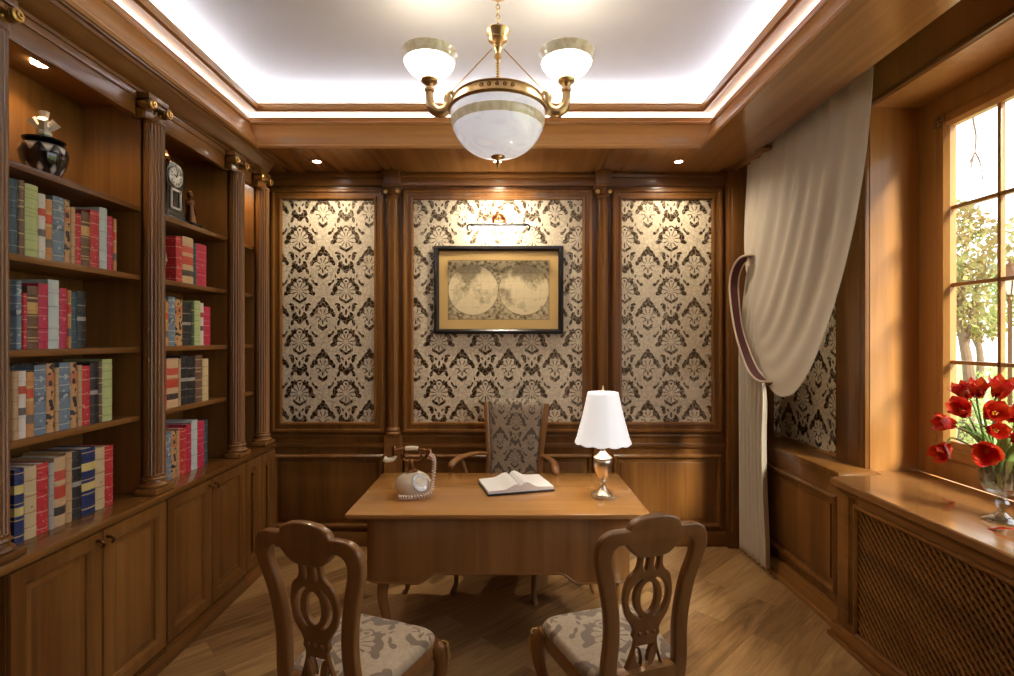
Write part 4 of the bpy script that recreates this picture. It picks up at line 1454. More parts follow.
for s in (-1, 1):
    pts = smooth_path([(CX + s * 0.232, CY, 2.885), (CX + s * 0.222, CY, 2.915), (CX + s * 0.238, CY, 2.935), (CX + s * 0.255, CY, 2.918), (CX + s * 0.250, CY, 2.875), (CX + s * 0.268, CY, 2.843), (CX + s * 0.305, CY, 2.835), (CX + s * 0.338, CY, 2.865), (CX + s * 0.347, CY, 2.915), (CX + s * 0.347, CY, 2.96)], 7)
    n = len(pts)
    rad = [0.011 + 0.017 * math.sin(PI * min(1, max(0, (i / n - 0.25) / 0.75))) ** 0.8 for i in range(n)]
    mb = MB().tube(pts, rad, 14)
    mb.lathe((CX + s * 0.347, CY, 0), [(0.018, 2.935), (0.026, 2.94), (0.026, 2.95), (0.02, 2.956), (0.022, 2.97), (0.030, 2.98), (0.038, 2.984), (0.044, 2.996), (0.040, 3.012), (0.0, 3.014)], 20)
    mb.tube(smooth_path([(CX + s * 0.25, CY, 2.875), (CX + s * 0.268, CY, 2.895), (CX + s * 0.262, CY, 2.915)], 5), 0.008, 8)
    arm = obj('arm', mb, BRASS, t)
    cp = [(0.0, 3.0080), (0.040, 3.0095), (0.075, 3.0228), (0.105, 3.0465), (0.124, 3.0746), (0.134, 3.1057), (0.137, 3.1234)]
    mb = MB().lathe((CX + s * 0.347, CY, 0), cp + [(0.133, 3.1249), (0.128, 3.1057), (0.118, 3.0761), (0.098, 3.0494), (0.06, 3.0280), (0.0, 3.0184)], 40)
    cup = obj('glass_cup', mb, CUPM, arm)
    mb = MB().lathe((CX + s * 0.347, CY, 0), [(0.1285, 3.0835), (0.1345, 3.0998), (0.1385, 3.1175), (0.1415, 3.1220), (0.1435, 3.1294), (0.140, 3.1338), (0.135, 3.1308), (0.132, 3.1175), (0.1275, 3.0998)], 40)
    obj('cup_band', mb, BANDM, cup)
    mb = MB().tube([(CX + s * 0.030, CY, 3.155), (CX + s * 0.240, CY, 2.935)], 0.0035, 8)
    obj('brace_rod', mb, BRASS, t)
    li = bpy.data.lights.new('cup_bulb', 'POINT')
    li.energy = 2.5
    li.color = (1.0, 0.86, 0.68)
    li.shadow_soft_size = 0.05
    lo = bpy.data.objects.new('cup_bulb', li)
    COL.objects.link(lo)
    lo.location = (CX + s * 0.347, CY, 3.15)

# ------------------------------------------------------------------ desk
DX, DYF, DYB, DZ = -0.047, 2.67, 3.50, 0.77
t = thing('writing_desk', 'honey oak writing desk with shaped apron in the middle of the room', 'desk', (DX, (DYF + DYB) / 2, 0))
mb = MB().box(DX - 0.80, DX + 0.80, DYF, DYB, DZ - 0.018, DZ, b=0.006).box(DX - 0.787, DX + 0.787, DYF + 0.013, DYB - 0.013, DZ - 0.030, DZ - 0.016, b=0.006)
obj('top', mb, wood('desk_oak_reflect_top', 'x', *HON, rough=0.16, coat=0.8), t)  # lighter wood than the body: glossy reflection put into the top's colour
bx0, bx1, by0, by1 = DX - 0.71, DX + 0.71, DYF + 0.075, DYB - 0.06


def apron_bottom(x):
    u = abs(x - DX)
    w = 0.5 - 0.5 * math.cos(PI * min(1, max(0, (u - 0.33) / 0.10)))
    return 0.435 - 0.055 * w


# front panel, gently bowed across its width
N_ = 60
vs, fs = [], []
for k in range(N_ + 1):
    x = bx0 + (bx1 - bx0) * k / N_
    e = (x - DX) / 0.71
    y = by0 - 0.028 * (1 - e ** 2) + 0.03 * max(0, abs(e) - 0.9) / 0.1 * max(0, abs(e) - 0.9) / 0.1
    zb = apron_bottom(x)
    vs += [(x, y, zb), (x, y, DZ - 0.03), (x, y + 0.022, DZ - 0.03), (x, y + 0.022, zb)]
for k in range(N_):
    a = 4 * k
    for j in range(4):
        fs.append((a + j, a + (j + 1) % 4, a + 4 + (j + 1) % 4, a + 4 + j))
fs += [(0, 1, 2, 3), (4 * N_, 4 * N_ + 3, 4 * N_ + 2, 4 * N_ + 1)]
mb = MB().add(vs, fs)
obj('front_panel', mb, DESK['z'], t)
mb = MB()
pts = []
for k in range(N_ + 1):
    x = bx0 + (bx1 - bx0) * k / N_
    e = (x - DX) / 0.71
    y = by0 - 0.028 * (1 - e ** 2) + 0.03 * (max(0, abs(e) - 0.9) / 0.1) ** 2
    pts.append((x, y + 0.006, apron_bottom(x) + 0.004))
mb.tube(pts, 0.009, 8)
obj('apron_bead', mb, DESK['x'], t)
for s in (-1, 1):
    xa, xb = sorted((DX + s * 0.695, DX + s * 0.375))
    mb = MB().box(xa, xb, by0 + 0.035, by1, 0.385, DZ - 0.03, b=0.004)
    ped = obj('pedestal', mb, DESK['z'], t)
    for j in range(2):
        za = 0.40 + j * 0.17
        mb = MB().box(xa + 0.02, xb - 0.02, by1 - 0.002, by1 + 0.014, za, za + 0.155, b=0.005)
        d = obj('drawer', mb, DESK['x'], ped)
        xm = (xa + xb) / 2
        mb = MB().tube(smooth_path([(xm - 0.04, by1 + 0.014, za + 0.08), (xm - 0.035, by1 + 0.032, za + 0.07), (xm + 0.035, by1 + 0.032, za + 0.07), (xm + 0.04, by1 + 0.014, za + 0.08)], 5), 0.004, 6)
        obj('handle', mb, BRASS, d)
for sx_ in (-1, 1):
    for yy, sy in ((by0 + 0.08, -1), (by1 - 0.06, 1)):
        x = DX + sx_ * 0.61
        pts = smooth_path([(x, yy, 0.40), (x + sx_ * 0.02, yy + sy * 0.02, 0.34), (x + sx_ * 0.022, yy + sy * 0.022, 0.26), (x + sx_ * 0.004, yy + sy * 0.004, 0.14), (x - sx_ * 0.004, yy - sy * 0.004, 0.06), (x + sx_ * 0.012, yy + sy * 0.012, 0.018), (x + sx_ * 0.02, yy + sy * 0.02, 0.0)], 5)
        n = len(pts)
        rad = [0.036 - 0.020 * min(1, i / n * 1.45) + (0.008 if i > n - 4 else 0) for i in range(n)]
        obj('leg', MB().tube(pts, rad, 12), DESK['z'], t)

# ------------------------------------------------------------------ table lamp
LX, LY = 0.555, 2.968
t = thing('table_lamp', 'silver urn table lamp with glowing white shade on the desk', 'table lamp', (LX, LY, DZ))
c = (LX, LY, DZ)
LAMPM = plain('polished_pewter_gold', (0.85, 0.73, 0.56), 0.28, 0.15, 30, metal=1.0)
mb = MB().box(LX - 0.060, LX + 0.060, LY - 0.060, LY + 0.060, DZ + 0.0005, DZ + 0.016, b=0.006)
obj('plinth', mb, LAMPM, t)
mb = MB().lathe(c, [(0.0, 0.015), (0.052, 0.015), (0.054, 0.022), (0.040, 0.030), (0.030, 0.042), (0.018, 0.056), (0.013, 0.072), (0.013, 0.082), (0.022, 0.088), (0.022, 0.094), (0.014, 0.100), (0.024, 0.112), (0.042, 0.145), (0.052, 0.185), (0.054, 0.212), (0.050, 0.220), (0.056, 0.226), (0.056, 0.232), (0.042, 0.240), (0.024, 0.256), (0.014, 0.268), (0.013, 0.29), (0.018, 0.296), (0.013, 0.302), (0.010, 0.33), (0.0, 0.33)], 32)
obj('urn_stem', mb, LAMPM, t)
SHADE = glow('glowing_lamp_shade', (1.0, 0.95, 0.92), 0.42)
n = 64
prof = [(0.163, 0.318), (0.160, 0.324), (0.151, 0.345), (0.138, 0.395), (0.120, 0.46), (0.104, 0.53), (0.091, 0.592), (0.087, 0.606)]
vs, fs = [], []
for r, z in prof:
    for k in range(n):
        a = 2 * PI * k / n
        sc = abs(math.sin(a * 6))
        w = max(0, min(1, (0.345 - z) / 0.027))
        rr = r * (1 + 0.008 * math.cos(a * 12) * (1 if z < 0.6 else 0.3))
        vs.append((LX + rr * math.cos(a), LY + rr * math.sin(a), DZ + z - w * 0.010 * sc + w * 0.003))
for i in range(len(prof) - 1):
    for k in range(n):
        k2 = (k + 1) % n
        fs.append((i * n + k, i * n + k2, (i + 1) * n + k2, (i + 1) * n + k))
o = obj('shade', MB().add(vs, fs), SHADE, t, fixn=False)
so = o.modifiers.new('cloth', 'SOLIDIFY')
so.thickness = 0.002
mb = MB().lathe(c, [(0.004, 0.33), (0.004, 0.612), (0.010, 0.614), (0.010, 0.620), (0.005, 0.626), (0.006, 0.634), (0.003, 0.645), (0.0, 0.648)], 12)
for k in range(3):
    a = 2 * PI * k / 3
    mb.tube([(LX, LY, DZ + 0.606), (LX + 0.087 * math.cos(a), LY + 0.087 * math.sin(a), DZ + 0.602)], 0.002, 6)
obj('finial', mb, LAMPM, t)
mb = MB().lathe(c, [(0.0, 0.34), (0.014, 0.34), (0.014, 0.39), (0.022, 0.40), (0.030, 0.43), (0.024, 0.455), (0.0, 0.466)], 14)
obj('bulb', mb, glow('lamp_bulb', (1.0, 0.85, 0.65), 20.0), t)
li = bpy.data.lights.new('lamp_bulb_light', 'POINT')
li.energy = 6.5
li.color = (1.0, 0.84, 0.62)
li.shadow_soft_size = 0.04
lo = bpy.data.objects.new('lamp_bulb_light', li)
COL.objects.link(lo)
lo.location = (LX, LY, DZ + 0.49)

# ------------------------------------------------------------------ open book on the desk
t = thing('open_book', 'open book with blank pages and dark cover lying on the desk', 'open book', (0.05, 3.17, DZ + 0.0008), math.radians(15))
W_, H_ = 0.20, 0.28
mb = MB().box(-W_ - 0.006, W_ + 0.006, -H_ / 2 - 0.008, H_ / 2 + 0.008, 0.0, 0.010, b=0.003)
obj('cover', mb, plain('dark_leather', (0.02, 0.022, 0.03), 0.4, 0.1), t, local=True)
BPAGE = plain('white_page', (0.80, 0.80, 0.82), 0.7, 0.03, 60)
for s in (-1, 1):
    pr = []
    for k in range(13):
        u = k / 12
        x = s * (0.001 + u * W_)
        z = 0.0105 + (0.030 * math.exp(-((u - 0.16) / 0.20) ** 2) if u > 0.16 else 0.030 * math.sin(PI / 2 * min(1, u / 0.16 + 0.25))) + 0.024 * (1 - u * 0.25)
        if s < 0:
            z = 0.0105 + (z - 0.0105) * 0.85
        pr.append((x, z))
    poly = [(pr[0][0], 0.0105)] + pr + [(pr[-1][0], 0.0105)]
    obj('page_block', MB().prism(poly, 'y', -H_ / 2, H_ / 2), BPAGE, t, local=True)

# ------------------------------------------------------------------ antique telephone
TXX, TYY = -0.553, 3.03
t = thing('antique_telephone', 'ivory and brass rotary telephone with coiled cord on the desk', 'telephone', (TXX, TYY, DZ + 0.0005), math.radians(0))
mb = MB().lathe((0, 0, 0), [(0.0, 0.0), (0.085, 0.0), (0.092, 0.006), (0.090, 0.014), (0.096, 0.022), (0.106, 0.05), (0.104, 0.078), (0.088, 0.102), (0.062, 0.120), (0.036, 0.132), (0.0, 0.134)], 40)
obj('body', mb, IVORY, t, local=True)
mb = MB()
ca, sa = math.cos(-0.9), math.sin(-0.9)
o3 = Vector((0.052, -0.062, 0.082))
nrm = Vector((0.55, -0.65, 0.52)).normalized()
M = Matrix.Translation(o3) @ nrm.to_track_quat('Z', 'Y').to_matrix().to_4x4()
q = MB().lathe((0, 0, 0), [(0.0, 0.0), (0.056, 0.0), (0.056, 0.006), (0.050, 0.010), (0.030, 0.012), (0.028, 0.010), (0.0, 0.011)], 32)
for k in range(10):
    a = 2 * PI * k / 12
    q.lathe((0.040 * math.cos(a), 0.040 * math.sin(a), 0.0102), [(0.0075, 0.0), (0.0075, 0.0012), (0.0105, 0.0018), (0.0, 0.0006)], 10)
q.v = [tuple(M @ Vector(p)) for p in q.v]
DIALM = plain('pale_silver', (0.72, 0.70, 0.68), 0.25, 0.05, 40, metal=0.5)
obj('dial', q, DIALM, t, local=True)
mb = MB().lathe((-0.012, 0, 0), [(0.036, 0.13), (0.040, 0.134), (0.030, 0.142), (0.015, 0.150), (0.013, 0.175), (0.020, 0.182), (0.014, 0.19), (0.011, 0.205), (0.0, 0.207)], 20)
for s in (-1, 1):
    mb.tube(smooth_path([(-0.012, 0, 0.20), (-0.012 + s * 0.035, 0, 0.198), (-0.012 + s * 0.055, 0, 0.212), (-0.012 + s * 0.055, 0.0, 0.236)], 5), 0.0065, 8)
    mb.tube(smooth_path([(-0.012 + s * 0.055, -0.018, 0.246), (-0.012 + s * 0.055, 0, 0.231), (-0.012 + s * 0.055, 0.018, 0.246)], 4), 0.005, 8)
obj('cradle', mb, BROWNBRASS, t, local=True)
mb = MB().tube(smooth_path([(-0.115, 0, 0.250), (-0.08, 0, 0.262), (-0.01, 0, 0.268), (0.06, 0, 0.258), (0.085, 0, 0.248)], 6), 0.009, 10)
mb.lathe((0.095, 0, 0), [(0.0, 0.268), (0.012, 0.266), (0.018, 0.25), (0.020, 0.232), (0.032, 0.215), (0.034, 0.208), (0.0, 0.208)], 18)
mb.lathe((-0.115, 0, 0), [(0.0, 0.285), (0.012, 0.283), (0.016, 0.262), (0.014, 0.24), (0.016, 0.225), (0.0, 0.222)], 16)
hs = obj('handset', mb, BROWNBRASS, t, local=True)
mb = MB().tube(smooth_path([(-0.045, 0, 0.2665), (-0.02, 0, 0.2685), (0.01, 0, 0.2685), (0.028, 0, 0.266)], 5), 0.0135, 12)
obj('grip', mb, IVORY, hs, local=True)
mb = MB().tube(smooth_path([(-0.105, 0, 0.226), (-0.12, -0.006, 0.206), (-0.15, -0.014, 0.202), (-0.172, -0.018, 0.212)], 5), [0.012] * 6 + [0.014] * 5 + [0.017] * 4 + [0.02], 12)
obj('mouthpiece', mb, IVORY, hs, local=True)
# coiled cord
path = smooth_path([(0.10, -0.01, 0.235), (0.122, -0.012, 0.21), (0.125, -0.02, 0.15), (0.120, -0.045, 0.08), (0.115, -0.075, 0.035), (0.07, -0.115, 0.022), (0.0, -0.130, 0.0165), (-0.06, -0.120, 0.0165)], 22)
coil = []
R_ = 0.011
for i, p in enumerate(path):
    tdir = (path[min(i + 1, len(path) - 1)] - path[max(i - 1, 0)]).normalized()
    u = tdir.cross(Vector((0.3, 0.8, 0.5))).normalized()
    w = tdir.cross(u)
    a = i * 2 * PI / 5
    coil.append(p + (u * math.cos(a) + w * math.sin(a)) * R_)
mb = MB().tube(coil, 0.0042, 6)
obj('coiled_cord', mb, plain('ivory_cord', (0.74, 0.60, 0.50), 0.35, 0.05), t, local=True)

# ------------------------------------------------------------------ guest chairs
def leg_tube(pts, radii, sub=5):
    P = smooth_path(pts, sub)
    n = len(P)
    m = len(radii) - 1
    rad = []
    for i in range(n):
        u = i / (n - 1) * m
        k = min(m - 1, int(u))
        rad.append(radii[k] + (radii[k + 1] - radii[k]) * (u - k))
    return P, rad


def cushion(y0, y1, wf, wb, z0, z1, dome, nu=26, nv=22, rnd=0.9):
    """upholstered seat: plan tapers to the back, rounded edges, domed top"""
    mb = MB()
    loops = []
    cyy = (y0 + y1) / 2
    n = 64

    def plan(s):
        pts = []
        for k in range(n):
            a = 2 * PI * k / n
            ca, sa = math.cos(a), math.sin(a)
            x = math.copysign(abs(ca) ** 0.28, ca)
            y = math.copysign(abs(sa) ** 0.28, sa)
            w = wb + (wf - wb) * (y + 1) / 2
            pts.append((x * w * s, cyy + y * (y1 - y0) / 2 * s))
        return pts
    lev = [(0.97, z0), (0.995, z0 + 0.008)]
    for k in range(7):
        a = k / 6 * PI / 2
        lev.append((1.0 - 0.10 * (1 - math.cos(a)), z0 + 0.012 + (z1 - z0 - 0.012) * math.sin(a)))
    for k in range(1, 7):
        s = 0.90 * (1 - k / 6) + 0.001
        lev.append((s, z1 + dome * (1 - (s / 0.9) ** 2)))
    loops = [[(x, y, z) for x, y in plan(s)] for s, z in lev]
    mb.rings(loops)
    mb.add(loops[0], [tuple(range(n))])
    mb.add(loops[-1], [tuple(range(n))])
    return mb


def lean(y, z):
    return -0.225 - 0.055 * max(0.0, (z - 0.40)) / 0.62 - 0.02 * max(0.0, (z - 0.8)) / 0.26


def shaped(loops2d, ex, bev, yoff=0.0):
    vs, fs = flat_shape(loops2d, ex, bev)
    return MB().add([(v.x * 1.13, lean(0, v.y) + yoff + v.z, v.y) for v in vs], fs)


GOLDW = plain('gilt_carving', (0.42, 0.26, 0.09), 0.3, 0.3, 80, metal=0.6)


def guest_chair(loc, rz, label):
    t = thing('guest_chair', label, 'chair', loc, rz, 'carved chairs in front of the desk')
    oh = [(0.152, 0.40), (0.156, 0.50), (0.150, 0.62), (0.156, 0.72), (0.174, 0.82), (0.194, 0.90), (0.199, 0.95), (0.188, 0.995), (0.158, 1.02), (0.120, 1.024), (0.094, 1.024)]
    hump = [(0.084, 1.046), (0.055, 1.062), (0.02, 1.069), (0.0, 1.070)]
    ih = [(0.050, 0.918), (0.078, 0.940), (0.100, 0.968), (0.126, 0.968), (0.143, 0.945), (0.142, 0.90), (0.122, 0.82), (0.106, 0.72), (0.100, 0.62), (0.105, 0.50), (0.100, 0.40)]
    def sm(p, sub=5):
        return [(v.x, v.y) for v in smooth_path([(a, b, 0) for a, b in p], sub)]
    right = sm(oh)[:-1] + sm([(0.094, 1.024)] + hump)
    inner = sm([(0.0, 0.912)] + ih)
    poly = right + [(-x, z) for x, z in right[::-1][1:]]
    innr = [(-x, z) for x, z in inner[::-1]] + inner[1:]
    poly = poly + innr
    obj('back_frame', shaped([poly], 0.010, 0.008), CHR, t, local=True, angle=50)
    sh = [(0.0, 0.935), (0.046, 0.935), (0.044, 0.89), (0.052, 0.862), (0.076, 0.835), (0.088, 0.785), (0.088, 0.745), (0.078, 0.695), (0.056, 0.655), (0.047, 0.632), (0.050, 0.612), (0.042, 0.595), (0.046, 0.56), (0.062, 0.51), (0.075, 0.475), (0.0, 0.475)]
    half = sm(sh[1:-1], 4)
    out = half + [(-x, z) for x, z in half[::-1]]
    holes = [ellipse(0, 0.755, 0.027, 0.058, 32)]
    for s in (-1, 1):
        holes.append(ellipse(s * 0.0195, 0.892, 0.0075, 0.034, 20))
        cres = []
        for k in range(15):
            a = -1.15 + 2.3 * k / 14
            cres.append((s * (0.070 * math.cos(a)), 0.755 + 0.080 * math.sin(a)))
        for k in range(15):
            a = 1.1 - 2.2 * k / 14
            cres.append((s * (0.052 * math.cos(a)), 0.755 + 0.078 * math.sin(a)))
        holes.append(cres if s > 0 else cres[::-1])
        holes.append(ellipse(s * 0.026, 0.535, 0.0075, 0.036, 20, -s * 0.2))
    spl = obj('splat', shaped([out] + holes, 0.006, 0.005, 0.004), CHR, t, local=True, angle=50)
    mb = MB()
    for x in (-0.03, 0.0, 0.03):
        for sgn in (-1, 1):
            mb.ball((x, lean(0, 0.622) + 0.004 + sgn * 0.009, 0.622), 0.0085, seg=10)
    obj('carved_beads', mb, CHR, spl, local=True)
    mb = MB().box(-0.118, 0.118, -0.262, -0.214, 0.43, 0.492, b=0.010)
    obj('shoe_rail', mb, CHR, t, local=True)
    obj('seat', cushion(-0.205, 0.235, 0.240, 0.195, 0.425, 0.468, 0.022), SEATF, t, local=True, angle=60)
    # seat rails: front and sides, slightly shaped
    mb = MB()
    loops = []
    q = cushion(-0.205, 0.232, 0.236, 0.192, 0.355, 0.43, 0.0)
    n = 64
    base = q.v[:n]
    lp = []
    for sc, z in ((0.93, 0.36), (0.985, 0.36), (1.0, 0.375), (1.0, 0.415), (0.985, 0.426), (0.9, 0.426)):
        lp.append([(x / 0.97 * sc, 0.0135 + (y - 0.0135) / 0.97 * sc, z) for x, y, zz in base])
    mb.rings(lp, closed_profile=True)
    obj('seat_rail', mb, CHR, t, local=True)
    for s in (-1, 1):
        P, R = leg_tube([(s * 0.215, 0.205, 0.415), (s * 0.238, 0.228, 0.36), (s * 0.236, 0.226, 0.29), (s * 0.214, 0.204, 0.18), (s * 0.206, 0.196, 0.09), (s * 0.216, 0.208, 0.035), (s * 0.232, 0.226, 0.012)], [0.028, 0.036, 0.030, 0.021, 0.017, 0.018, 0.026])
        P.append(Vector((s * 0.234, 0.228, 0.0)))
        R.append(0.024)
        lg = obj('leg', MB().tube(P, R, 14), CHR, t, local=True)
        mb = MB()
        for k in range(5):
            a = (k - 2) * 0.42
            d = Vector((s * math.cos(PI / 4 + a * s if s > 0 else PI / 4 - a * s), 0, 0))
            ang = math.atan2(1, s) + a
            cxx, cyy = s * 0.237 + 0.030 * math.cos(ang), 0.227 + 0.030 * math.sin(ang)
            mb.tube(smooth_path([(cxx, cyy, 0.405), (cxx + 0.006 * math.cos(ang), cyy + 0.006 * math.sin(ang), 0.36), (cxx, cyy, 0.32), (cxx - 0.006 * math.cos(ang), cyy - 0.006 * math.sin(ang), 0.29)], 4), [0.006] * 4 + [0.009] * 4 + [0.006] * 4 + [0.003], 8)
        obj('knee_carving', mb, GOLDW, lg, local=True)
        P, R = leg_tube([(s * 0.14, -0.228, 0.43), (s * 0.130, -0.232, 0.33), (s * 0.134, -0.245, 0.18), (s * 0.142, -0.275, 0.02), (s * 0.143, -0.279, 0.0)], [0.026, 0.024, 0.020, 0.018, 0.018])
        obj('leg', MB().tube(P, R, 10, flat=0.85), CHR, t, local=True)
    return t


ch = guest_chair((-0.58, 2.02, 0), math.radians(-20), 'carved walnut guest chair with damask seat, on the bookcase side of the desk')
copy_tree(ch, (0.431, 2.10, 0), math.radians(17.5), 'carved walnut guest chair with damask seat, on the window side of the desk')

# ------------------------------------------------------------------ armchair behind the desk
t = thing('armchair', 'damask upholstered armchair with wooden arms behind the desk', 'armchair', (-0.005, 3.66, 0), PI - 0.25)
def alean(z):
    return -0.20 - 0.11 * max(0, z - 0.5) / 0.7
for s in (-1, 1):
    P, R = leg_tube([(s * 0.205, -0.20, 0.42), (s * 0.200, alean(0.62), 0.62), (s * 0.205, alean(0.85), 0.85), (s * 0.226, alean(1.05), 1.05), (s * 0.238, alean(1.19), 1.19)], [0.024, 0.022, 0.022, 0.024, 0.02])
    obj('back_post', MB().tube(P, R, 10), CHR, t, local=True)
    P, R = leg_tube([(s * 0.212, alean(0.80), 0.80), (s * 0.27, -0.14, 0.822), (s * 0.335, -0.02, 0.82), (s * 0.365, 0.08, 0.805), (s * 0.372, 0.115, 0.782), (s * 0.362, 0.118, 0.765)], [0.020, 0.020, 0.024, 0.028, 0.026, 0.016])
    obj('armrest', MB().tube(P, R, 12, flat=0.7, up=(1, 0, 0)), CHR, t, local=True)
    P, R = leg_tube([(s * 0.338, 0.01, 0.805), (s * 0.318, -0.02, 0.72), (s * 0.27, 0.02, 0.58), (s * 0.255, 0.05, 0.42)], [0.018, 0.016, 0.018, 0.022])
    obj('arm_support', MB().tube(P, R, 10), CHR, t, local=True)
    P, R = leg_tube([(s * 0.262, 0.31, 0.42), (s * 0.282, 0.335, 0.34), (s * 0.27, 0.325, 0.2), (s * 0.262, 0.32, 0.07), (s * 0.275, 0.34, 0.012), (s * 0.276, 0.342, 0.0)], [0.028, 0.030, 0.020, 0.015, 0.022, 0.02])
    obj('leg', MB().tube(P, R, 12), CHR, t, local=True)
    P, R = leg_tube([(s * 0.205, -0.20, 0.43), (s * 0.207, -0.22, 0.25), (s * 0.215, -0.275, 0.0)], [0.024, 0.020, 0.018])
    obj('leg', MB().tube(P, R, 10), CHR, t, local=True)
mb = MB()
vs, fs = [], []
nu, nv = 18, 24
def bw(z):
    return 0.180 + 0.030 * max(0, (z - 0.75)) / 0.45
for side in (1, -1):
    for j in range(nv + 1):
        z = 0.52 + 0.69 * j / nv
        for i in range(nu + 1):
            u = -1 + 2 * i / nu
            e = max(0, 1 - abs(u) ** 6) * max(0, 1 - abs(-1 + 2 * j / nv) ** 10)
            zt = z + (0.014 * (1 - u * u) if j == nv else 0)
            vs.append((u * bw(z), alean(z) + side * (0.012 + 0.028 * e ** 0.5), zt))
m = (nu + 1) * (nv + 1)
for side in range(2):
    for j in range(nv):
        for i in range(nu):
            a = side * m + j * (nu + 1) + i
            fs.append((a, a + 1, a + nu + 2, a + nu + 1))
edge = [j * (nu + 1) for j in range(nv + 1)]
for off in (0, nu):
    for j in range(nv):
        a, b_ = j * (nu + 1) + off, (j + 1) * (nu + 1) + off
        fs.append((a, b_, m + b_, m + a))
for j in (0, nv):
    for i in range(nu):
        a = j * (nu + 1) + i
        fs.append((a, a + 1, m + a + 1, m + a))
mb.add(vs, fs)
obj('back_cushion', mb, BACKF, t, local=True, angle=70)
mb = MB().tube([(-0.205, alean(0.55), 0.515), (0.205, alean(0.55), 0.515)], 0.02, 8)
obj('back_rail', mb, CHR, t, local=True)
obj('seat', cushion(-0.19, 0.345, 0.285, 0.215, 0.43, 0.475, 0.02), SEATF, t, local=True, angle=60)
q = cushion(-0.19, 0.34, 0.28, 0.212, 0.355, 0.43, 0.0)
lp = [[(x / 0.97 * sc, 0.075 + (y - 0.075) / 0.97 * sc, z) for x, y, zz in q.v[:64]] for sc, z in ((0.93, 0.36), (0.985, 0.36), (1.0, 0.375), (1.0, 0.42), (0.985, 0.432), (0.9, 0.432))]
obj('seat_rail', MB().rings(lp, closed_profile=True), CHR, t, local=True)
# ------------------------------------------------------------------ curtain
def lerp(a, b, s):
    return a + (b - a) * s


def bez(p0, p1, p2, p3, t):
    u = 1 - t
    return p0 * u ** 3 + p1 * 3 * u * u * t + p2 * 3 * u * t * t + p3 * t ** 3


NS, NT, NL = 150, 56, 40
vs, fs = [], []
for i in range(NS + 1):
    s = i / NS
    P0 = Vector((1.868, lerp(3.985, 2.60, s), 3.34))
    P3 = Vector((1.835, lerp(3.93, 3.70, s), lerp(2.20, 1.47, s ** 0.8)))
    P1 = Vector((1.868, lerp(3.985, 2.61, s), lerp(2.80, 2.02, s)))
    P2 = Vector((1.80 - 0.05 * s, lerp(3.965, 3.13, s ** 1.3), lerp(2.45, 0.86, s ** 1.15)))
    ph = s * 2 * PI * 8.5
    for j in range(NT + 1):
        t_ = j / NT
        p = bez(P0, P1, P2, P3, t_)
        amp = 0.018 * (1 - t_) ** 1.5 + 0.003 * math.sin(PI * t_) ** 2
        fold = math.sin(ph + 0.6 * math.sin(3 * s * PI)) + 0.35 * math.sin(ph * 0.53 + 1.3 + t_)
        p.x += amp * fold
        # soft swags towards the tie
        w = math.sin(PI * t_) ** 2 * s
        p.z += 0.006 * math.sin(s * 26 + t_ * 5) * w
        p.x -= 0.012 * math.sin(s * 17 + t_ * 7) * w
        vs.append(p)
    for j in range(1, NL + 1):
        t_ = j / NL
        ya, yb = 4.06, 3.615
        yt = lerp(ya, yb, s)
        e = 1 - (1 - min(1, t_ / 0.28)) ** 2
        y = lerp(P3.y, yt, e)
        y += (0.05 * math.sin(PI * min(1, t_ * 1.15)) * (s - 0.2) if s > 0.2 else 0) * (1 if t_ > 0.3 else t_ / 0.3)
        z = lerp(P3.z, 0.035 + 0.02 * s, t_)
        x = 1.835 + 0.026 * math.sin(ph * 0.8 + 0.4) * e + 0.01 * t_
        vs.append(Vector((x, y, z)))
n = NT + NL + 1
for i in range(NS):
    for j in range(n - 1):
        fs.append((i * n + j, i * n + j + 1, (i + 1) * n + j + 1, (i + 1) * n + j))
cur = thing('curtain', 'cream satin curtain tied back beside the window, reaching the floor', 'curtain', (1.86, 3.6, 0))
cl = obj('drape', MB().add(vs, fs), CURT, cur, angle=180, fixn=False)
so = cl.modifiers.new('cloth', 'SOLIDIFY')
so.thickness = 0.003
mb = MB().tube([(1.868, 2.55, 3.352), (1.868, 4.03, 3.352)], 0.006, 8)
obj('curtain_rail', mb, BRASS, cur)

# tieback: a loop of dark red band with pale piping
front = [(1.77, 3.83, 2.285), (1.76, 3.93, 2.215), (1.757, 3.972, 2.08), (1.753, 3.905, 1.80), (1.752, 3.775, 1.595), (1.755, 3.64, 1.45), (1.785, 3.54, 1.385)]
back = [(1.86, 3.53, 1.39), (1.90, 3.62, 1.47), (1.905, 3.80, 1.75), (1.90, 3.90, 2.02), (1.885, 3.90, 2.22), (1.83, 3.83, 2.30)]
loop = smooth_path(front + back, 8, closed=True)
t = thing('curtain_tieback', 'dark red curtain tieback with pale piping holding the cream curtain', 'tieback', (1.83, 3.8, 2.28))


def band_frames(L):
    n = len(L)
    c = sum(L, Vector()) / n
    out = []
    for i in range(n):
        tn = (L[(i + 1) % n] - L[i - 1]).normalized()
        side = Vector((1, 0, 0)) * 0.35 + (L[i] - c).normalized()
        side = (side - tn * side.dot(tn)).normalized()
        w = tn.cross(side)
        out.append((w, side))
    return out


fr = band_frames(loop)
hw, th_ = 0.030, 0.006
lp = []
mb = MB()
rows = [[p + w * a * hw + o * b * th_ for p, (w, o) in zip(loop, fr)] for a, b in ((-1, -1), (-1, 1), (1, 1), (1, -1))]
mb.rings(rows, closed_profile=True)
obj('band', mb, plain('dark_red_velvet', (0.075, 0.012, 0.012), 0.6, 0.2, 80), t)
for a in (-1, 1):
    mb = MB().tube([p + w * a * hw for p, (w, o) in zip(loop, fr)], 0.008, 8, closed=True)
    obj('piping', mb, plain('cream_piping', (0.62, 0.52, 0.40), 0.5, 0.1, 60), t)

